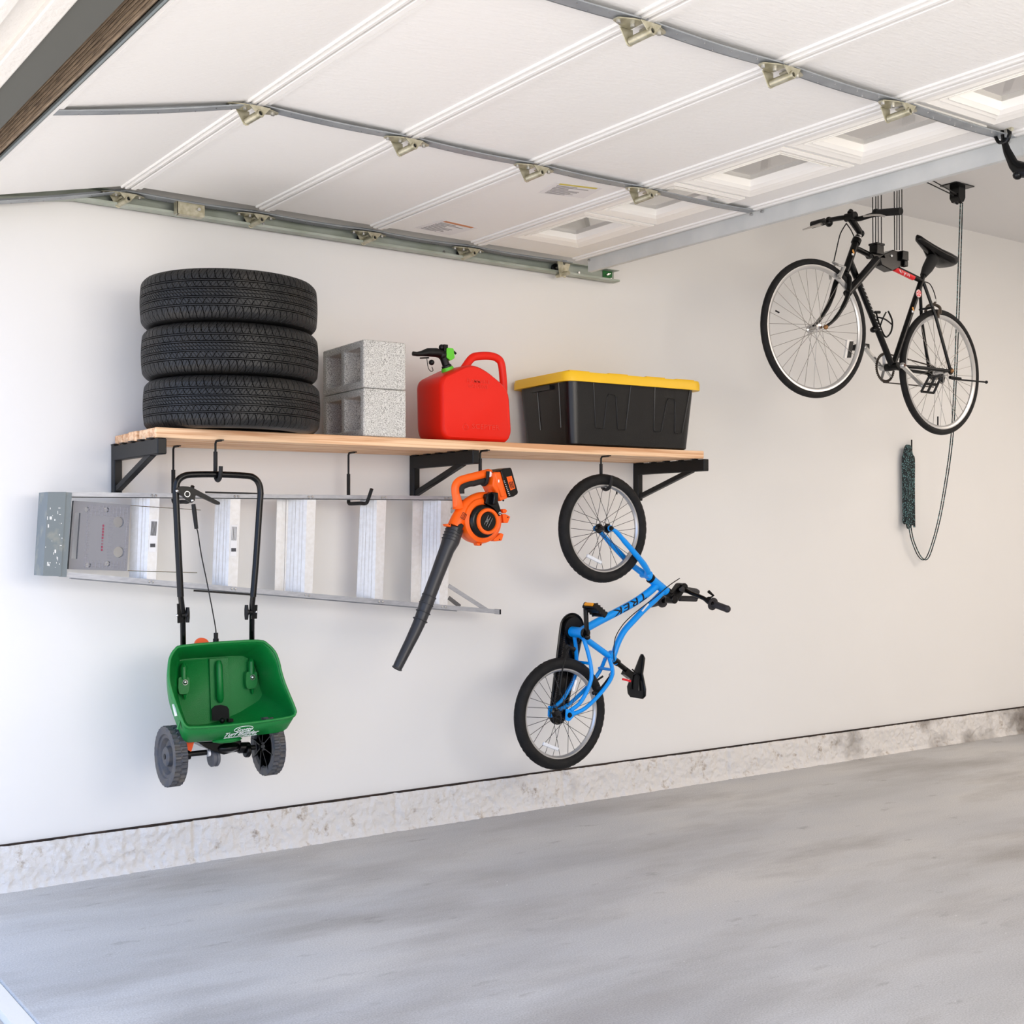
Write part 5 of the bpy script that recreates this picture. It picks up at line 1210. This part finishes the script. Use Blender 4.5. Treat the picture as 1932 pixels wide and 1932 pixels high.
s = MB(); s.tube([at(1796,715,YQ-.05), at(1861,721,YQ-.10)], .0045, n=8); s.ball(at(1861,721,YQ-.10), .009); s.tube([at(1792,712,YQ-.05), at(1812,715,YQ-.06)], .009, n=8); s.build('kickstand', M['black'], BK)
s = MB(); s.ball(D1+V((.012,-.062,0)), .012); s.ball(D2+V((0,-.074,0)), .012); each(s, 'axle_nut', mat('bronze_nut', (150,110,70), .4, .7), BK)
# brakes
s = MB(); s.tube(catmull([k7(560,650,-.02), k7(600,668,-.05), k7(640,690,-.05), k7(600,740,-.045)], 4), .006, n=8); s.tube(catmull([k7(575,670,.02), k7(545,720,.05), k7(545,770,.045)], 4), .006, n=8); s.tube([k7(640,680,-.05), k7(605,760,-.045)], .011, n=8); s.build('front_brake', M['silver'], BK)
s = MB(); s.tube(catmull([k7(1210,1000,.03), k7(1225,960,.02), k7(1265,945,0), k7(1310,965,-.03), k7(1315,1010,-.04)], 4), .008, n=8); s.tube([k7(1280,930), k7(1262,950)], .006, n=8); s.tube([k7(1300,980,-.035), k7(1300,1040,-.03)], .008, n=8); s.build('rear_brake', mat('brake_bronze', (92,82,72), .35, .6), BK)
s = MB(); s.tube(catmull([k7(655,380), k7(615,450), k7(590,550), k7(568,650)], 5), .003, n=6); s.tube(catmull([k7(655,375), k7(690,425), k7(715,480)], 4), .003, n=6); s.tube(catmull([k7(1200,785), k7(1240,800), k7(1268,850), k7(1284,905)], 4), .0028, n=6); each(s, 'brake_cable', M['black'], BK)
MB().tube([k7(1284,900), k7(1290,935)], .0022, n=6).tube([k7(568,645), k7(562,662)], .003, n=6).build('cable_noodle', M['steel'], BK)
# bottle cage, lock, bell
s = MB(); s.tube(catmull([k7(865,995,-.0), k7(880,1060,-.0), k7(915,1150,0), k7(940,1172,0), k7(972,1130,0), k7(978,1060,0), k7(950,992,0)], 6), .0045, n=8); s.tube(catmull([k7(890,1110,0), k7(910,1050,-.03), k7(935,1000,-.03)], 5), .004, n=8); s.tube(catmull([k7(880,1035,0), k7(930,1050,-.03), k7(975,1085,0)], 5), .004, n=8); s.tube([k7(858,1000), k7(890,1000)], .008, n=8); s.build('bottle_cage', M['gloss'], BK)
s = MB(); s.ball(k7(848,1122), (.018,.02,.016)); s.build('bell', M['gloss'], BK)
s = MB(); s.tube([k7(866,634,-.045), k7(660,872,-.045)], .0205, n=16); s.ball(k7(866,634,-.045), .0205); s.tube([k7(690,825,-.045), k7(665,810,-.02)], .012, n=10); s.build('shackle_lock', M['gloss'], BK)
# marks: red band, round emblem, small decals, lettering on the down tube
mred = mat('red_band', (226,26,34), .35)
s = MB(); s.tube([k7(992,692), k7(1125,757)], .0152, n=14); o = s.build('red_band', mred, BK)
def along(p, q): u = (q-p); u.y = 0; u.normalize(); return u, V((-u.z, 0, u.x))
u, v2 = along(k7(992,692), k7(1125,757)); s = MB(); [s.tube([at(x, y-2.5+dy, YQ-.0156), at(x+dx, y+2.5+dy, YQ-.0160)], .0016, n=5) for x, y, dx, dy in ((1697,511,2,0),(1699.5,512,0,0),(1702.5,513,-1,0),(1705,515.5,3,0),(1709,516,-3,1),(1711,518,1,0),(1713.5,518.5,2,0),(1715.5,520,0,0))]; s.build('band_lettering', M['white'], o, smooth=0)
s = MB()
for x, y in ((1627,543),(1630,550),(1633,558),(1636,565),(1638,571),(1641,578),(1644,585),(1647.5,592.5),(1651.5,601),(1654,607.5),(1656.5,614),(1658.5,619),(1660,624)):
    t_ = (y-494)/196; c_ = g(1604+79*t_, y); s.tube([c_+V((-.004,-.0165,.001)), c_+V((.004,-.0162,-.001)), c_+V((.010,-.0134,-.002))], .0016, n=5)
s.build('down_tube_lettering', M['white'], BK, smooth=0)
s = MB(); c_ = k7(1145,872)+V((0,-.0165,0)); s.lathe([(0,-.001),(.021,-.001),(.021,.001),(0,.001)], c_, (0,1,0), n=28); o = s.build('round_emblem', M['white'], BK, smooth=0)
s = MB()
for k in range(5): s.lathe([(0,-.0018),(.0052,-.0018),(.0052,-.001),(0,-.001)], c_+V((.0105*cos(k*2*pi/5+.3),0,.0105*sin(k*2*pi/5+.3))), (0,1,0), n=12)
s.torus(c_+V((0,-.001,0)), (0,1,0), .0185, .0013, n=28, k=5); s.lathe([(0,-.0018),(.003,-.0018),(.003,-.001),(0,-.001)], c_, (0,1,0), n=10); s.build('emblem_dots', mred, o, smooth=0)
mgo = mat('decal_gold', (220,150,50), .4)
for (x, y) in ((683,585), (1105,985)):
    c_ = k7(x, y)+V((0,-.0185 if x < 900 else -.0160,0)); s = MB(); s.box(c_+V((0,0,.008)), (.010,.002,.012)); s.box(c_+V((.004,-.0004,0)), (.010,.002,.010)); s.build('head_badge', mgo, BK, smooth=0)
    MB().box(c_+V((-.002,-.0005,-.010)), (.014,.002,.010)).build('badge_base', M['white'], BK, smooth=0)
# ================================================================ HOIST
mrope = mat('hoist_rope', (16,20,20), .7)
HO = thing('bicycle_hoist', at(1675, 480, YQ), 'black pulley hoist whose cords hold the black bicycle up', 'hoist')
def hk(x, y, o=0): return at(x, y, YQ+o)
s = MB(); s.box(hk(1654,471,-.02), (.055,.05,.055)); s.box(hk(1654,462,-.02), (.065,.055,.012)); s.prism([hk(1645,478,-.03), hk(1668,478,-.03), hk(1672,488,-.03), hk(1650,486,-.03)], (0,.05,0)); s.build('front_cradle', M['gloss'], HO, bevel=.003)
s = MB(); s.prism([hk(1660,484,-.03), hk(1670,478,-.03), hk(1686,471,-.03), hk(1709,478,-.03), hk(1710,498,-.03), hk(1700,503,-.03), hk(1684,511,-.03), hk(1664,500,-.03)], (0,.055,0)); s.box(hk(1700,484,-.02), (.05,.06,.05)); s.box(hk(1706,498,-.03), (.03,.03,.03)); s.build('rear_cradle', M['gloss'], HO, bevel=.004)
MB().ball(hk(1682.5,482.5,-.033), (.008,.003,.006)).build('cradle_mark', M['white'], HO)
def cord(pts, r=.0032): s.tube(pts, r, n=6)
s = MB()
for (xb, yb_, o_) in ((1647,460,-.04), (1652,460,-.02), (1657,460,0), (1663,460,.02), (1688,472,-.04), (1692,472,-.02), (1697,472,0), (1702,472,.02)):
    p = hk(xb, yb_, 0); cord([p, V((p.x+(-.006 if o_ < 0 else .006)*(1 if abs(o_) > .03 else -.5), p.y, 3.29))], .0028)
each(s, 'lifting_cord', mrope, HO)
tops = [V((hk(1654,460).x, YQ, 3.30)), V((hk(1696,472).x, YQ, 3.30))]
PU = atZ(1806, 352, 3.325); PU = V((PU.x, PU.y, 3.325))
for k, t_ in enumerate(tops):
    s = MB(); s.box(t_+V((0,0,.026)), (.16,.07,.006)); s.box(t_, (.05,.05,.05)); s.build('ceiling_pulley', M['gloss'], HO, bevel=.002)
s = MB(); Mz = Matrix.Rotation(radians(0), 3, 'Z'); s.box((PU.x, PU.y, 3.326), (.17,.11,.006)); s.prism([V((PU.x-.03,PU.y-.03,3.325)), V((PU.x+.035,PU.y-.03,3.325)), V((PU.x+.035,PU.y-.03,3.26)), V((PU.x+.02,PU.y-.03,3.235)), V((PU.x-.01,PU.y-.03,3.235)), V((PU.x-.03,PU.y-.03,3.255))], (0,.06,0)); s.lathe([(0,-.012),(.025,-.012),(.018,0),(.025,.012),(0,.012)], V((PU.x+.012,PU.y,3.25)), (0,1,0), n=20); s.build('corner_pulley', M['gloss'], HO, bevel=.002)
s = MB(); cord([tops[1]+V((0,0,-.01)), V((PU.x, PU.y-.008, 3.275))]); cord([tops[0]+V((0,.01,-.015)), V((PU.x, PU.y+.008, 3.27))]); each(s, 'run_cord', mrope, HO)
# pull cord: two strands down to the wall cleat
mdc = mat('flecked_rope', (24,38,40), .7)
N, L, B = nodes(mdc); tc = [n for n in N if n.type == 'TEX_COORD'][0]; v = N.new('ShaderNodeTexNoise'); v.inputs['Scale'].default_value = 150; v.inputs['Detail'].default_value = 1; L.new(tc.outputs['Object'], v.inputs[0]); r = N.new('ShaderNodeValToRGB'); el = r.color_ramp.elements; el[0].position = .55; el[0].color = rgb(12,20,22); el[1].position = .61; el[1].color = rgb(104,142,142); L.new(v.outputs[0], r.inputs[0]); L.new(r.outputs[0], B.inputs['Base Color'])
yw = -.045
CO = thing('rope_coil', at(1714, 1000, yw), 'dark green flecked rope looped down from the corner pulley and coiled on a wall cleat', 'rope')
s = MB()
def pcd(dx, dd):
    P = [V((PU.x+.03+dx*.004, PU.y, 3.24))]; 
    for (x, y, Y) in ((1806,560,-.50), (1801,700,-.40), (1796,800,-.30), (1790,860,-.24), (1781,920,-.18), (1771,975,-.13), (1759,1022,-.09), (1746,1054,-.06), (1733,1050,yw), (1720,1020,yw), (1714,990,yw)): P.append(at(x+dx+dd*(1 if 600 < y < 1040 else .3), y, Y))
    return catmull(P, 6)
s.tube(pcd(0, 0), .0036, n=6); s.tube(pcd(5, -1), .0036, n=6); each(s, 'pull_cord', mdc, CO)
s = MB()
for k in range(9):
    t = k/8; x0 = 1702.5+t*21; x1 = 1706+t*18; yy = -.030-.018*sin(pi*t)
    dxk = (k % 3-1)*1.0
    s.tube(catmull([at(x1+dxk, 985+(k*37 % 11), yy), at((x0+x1)/2+dxk*.5, 920, yy), at(x0+.8, 868, yy), at(x0*.75+1713*.25, 846+12*(2*t-1)**2, yy), at(x0*.4+1713*.6, 839+3*(2*t-1)**2, yy)], 6), .0066, n=7)
s.tube(catmull([at(1704,975,-.05), at(1704,985,-.05), at(1708,988,-.05), at(1712,980,-.05)], 5), .0045, n=7); s.tube(catmull([at(1711,985,-.05), at(1712,996,-.05), at(1717,994,-.05), at(1718,982,-.05)], 5), .0045, n=7)
s.build('rope_strands', mdc, CO)
s = MB(); s.tube([at(1720,830,-.02), at(1720,850,-.03)], .0045, n=8); s.tube([at(1720,848,-.005), at(1720,848,-.05)], .0045, n=8); s.build('cleat', M['black'], CO)
# ================================================================ CAMERA, LIGHT
sc = bpy.context.scene
cd = bpy.data.cameras.new('camera'); cam = bpy.data.objects.new('camera', cd); COL.objects.link(cam); sc.camera = cam
cam.location = CAM; cam.rotation_euler = (radians(90), 0, -atan2(FW.x, FW.y)); cd.sensor_width = 36; cd.lens = FPX/1932*36; cd.shift_y = (HY-966)/1932; cd.clip_start = .05
wd = bpy.data.worlds.new('world'); sc.world = wd; wd.use_nodes = True
bg = wd.node_tree.nodes['Background']; bg.inputs[0].default_value = (.60, .79, 1.20, 1); bg.inputs[1].default_value = 1.35
def sun(e, col, rot, ang=2):
    l = bpy.data.lights.new('sun', 'SUN'); l.energy = e; l.color = col; l.angle = radians(ang); o = bpy.data.objects.new('sun', l); COL.objects.link(o); o.rotation_euler = rot
sun(7.5, (1, .95, .88), (radians(-28), radians(-6), 0))
def fill_light(loc, size, e, col, rot=(0,0,0)):
    l = bpy.data.lights.new('interior_fill', 'AREA'); l.shape = 'RECTANGLE'; l.size, l.size_y = size; l.energy = e; l.color = col
    o = bpy.data.objects.new('interior_fill', l); COL.objects.link(o); o.location = loc; o.rotation_euler = rot
fill_light((7.4, -3.4, 3.25), (2.4, 2.0), 66, (1, .86, .74))  # unseen warm area light, added to brighten the deeper part of the room
fill_light((2.7, -5.85, 2.0), (3.2, 1.4), 66, (1, .92, .83), (radians(90), 0, 0))  # unseen area light added at the near wall to fill the shelf wall
sc.view_settings.view_transform = 'Standard'; sc.view_settings.look = 'None'; sc.view_settings.gamma = 1; sc.view_settings.exposure = .63
sc.cycles.max_bounces = 8; sc.cycles.diffuse_bounces = 5
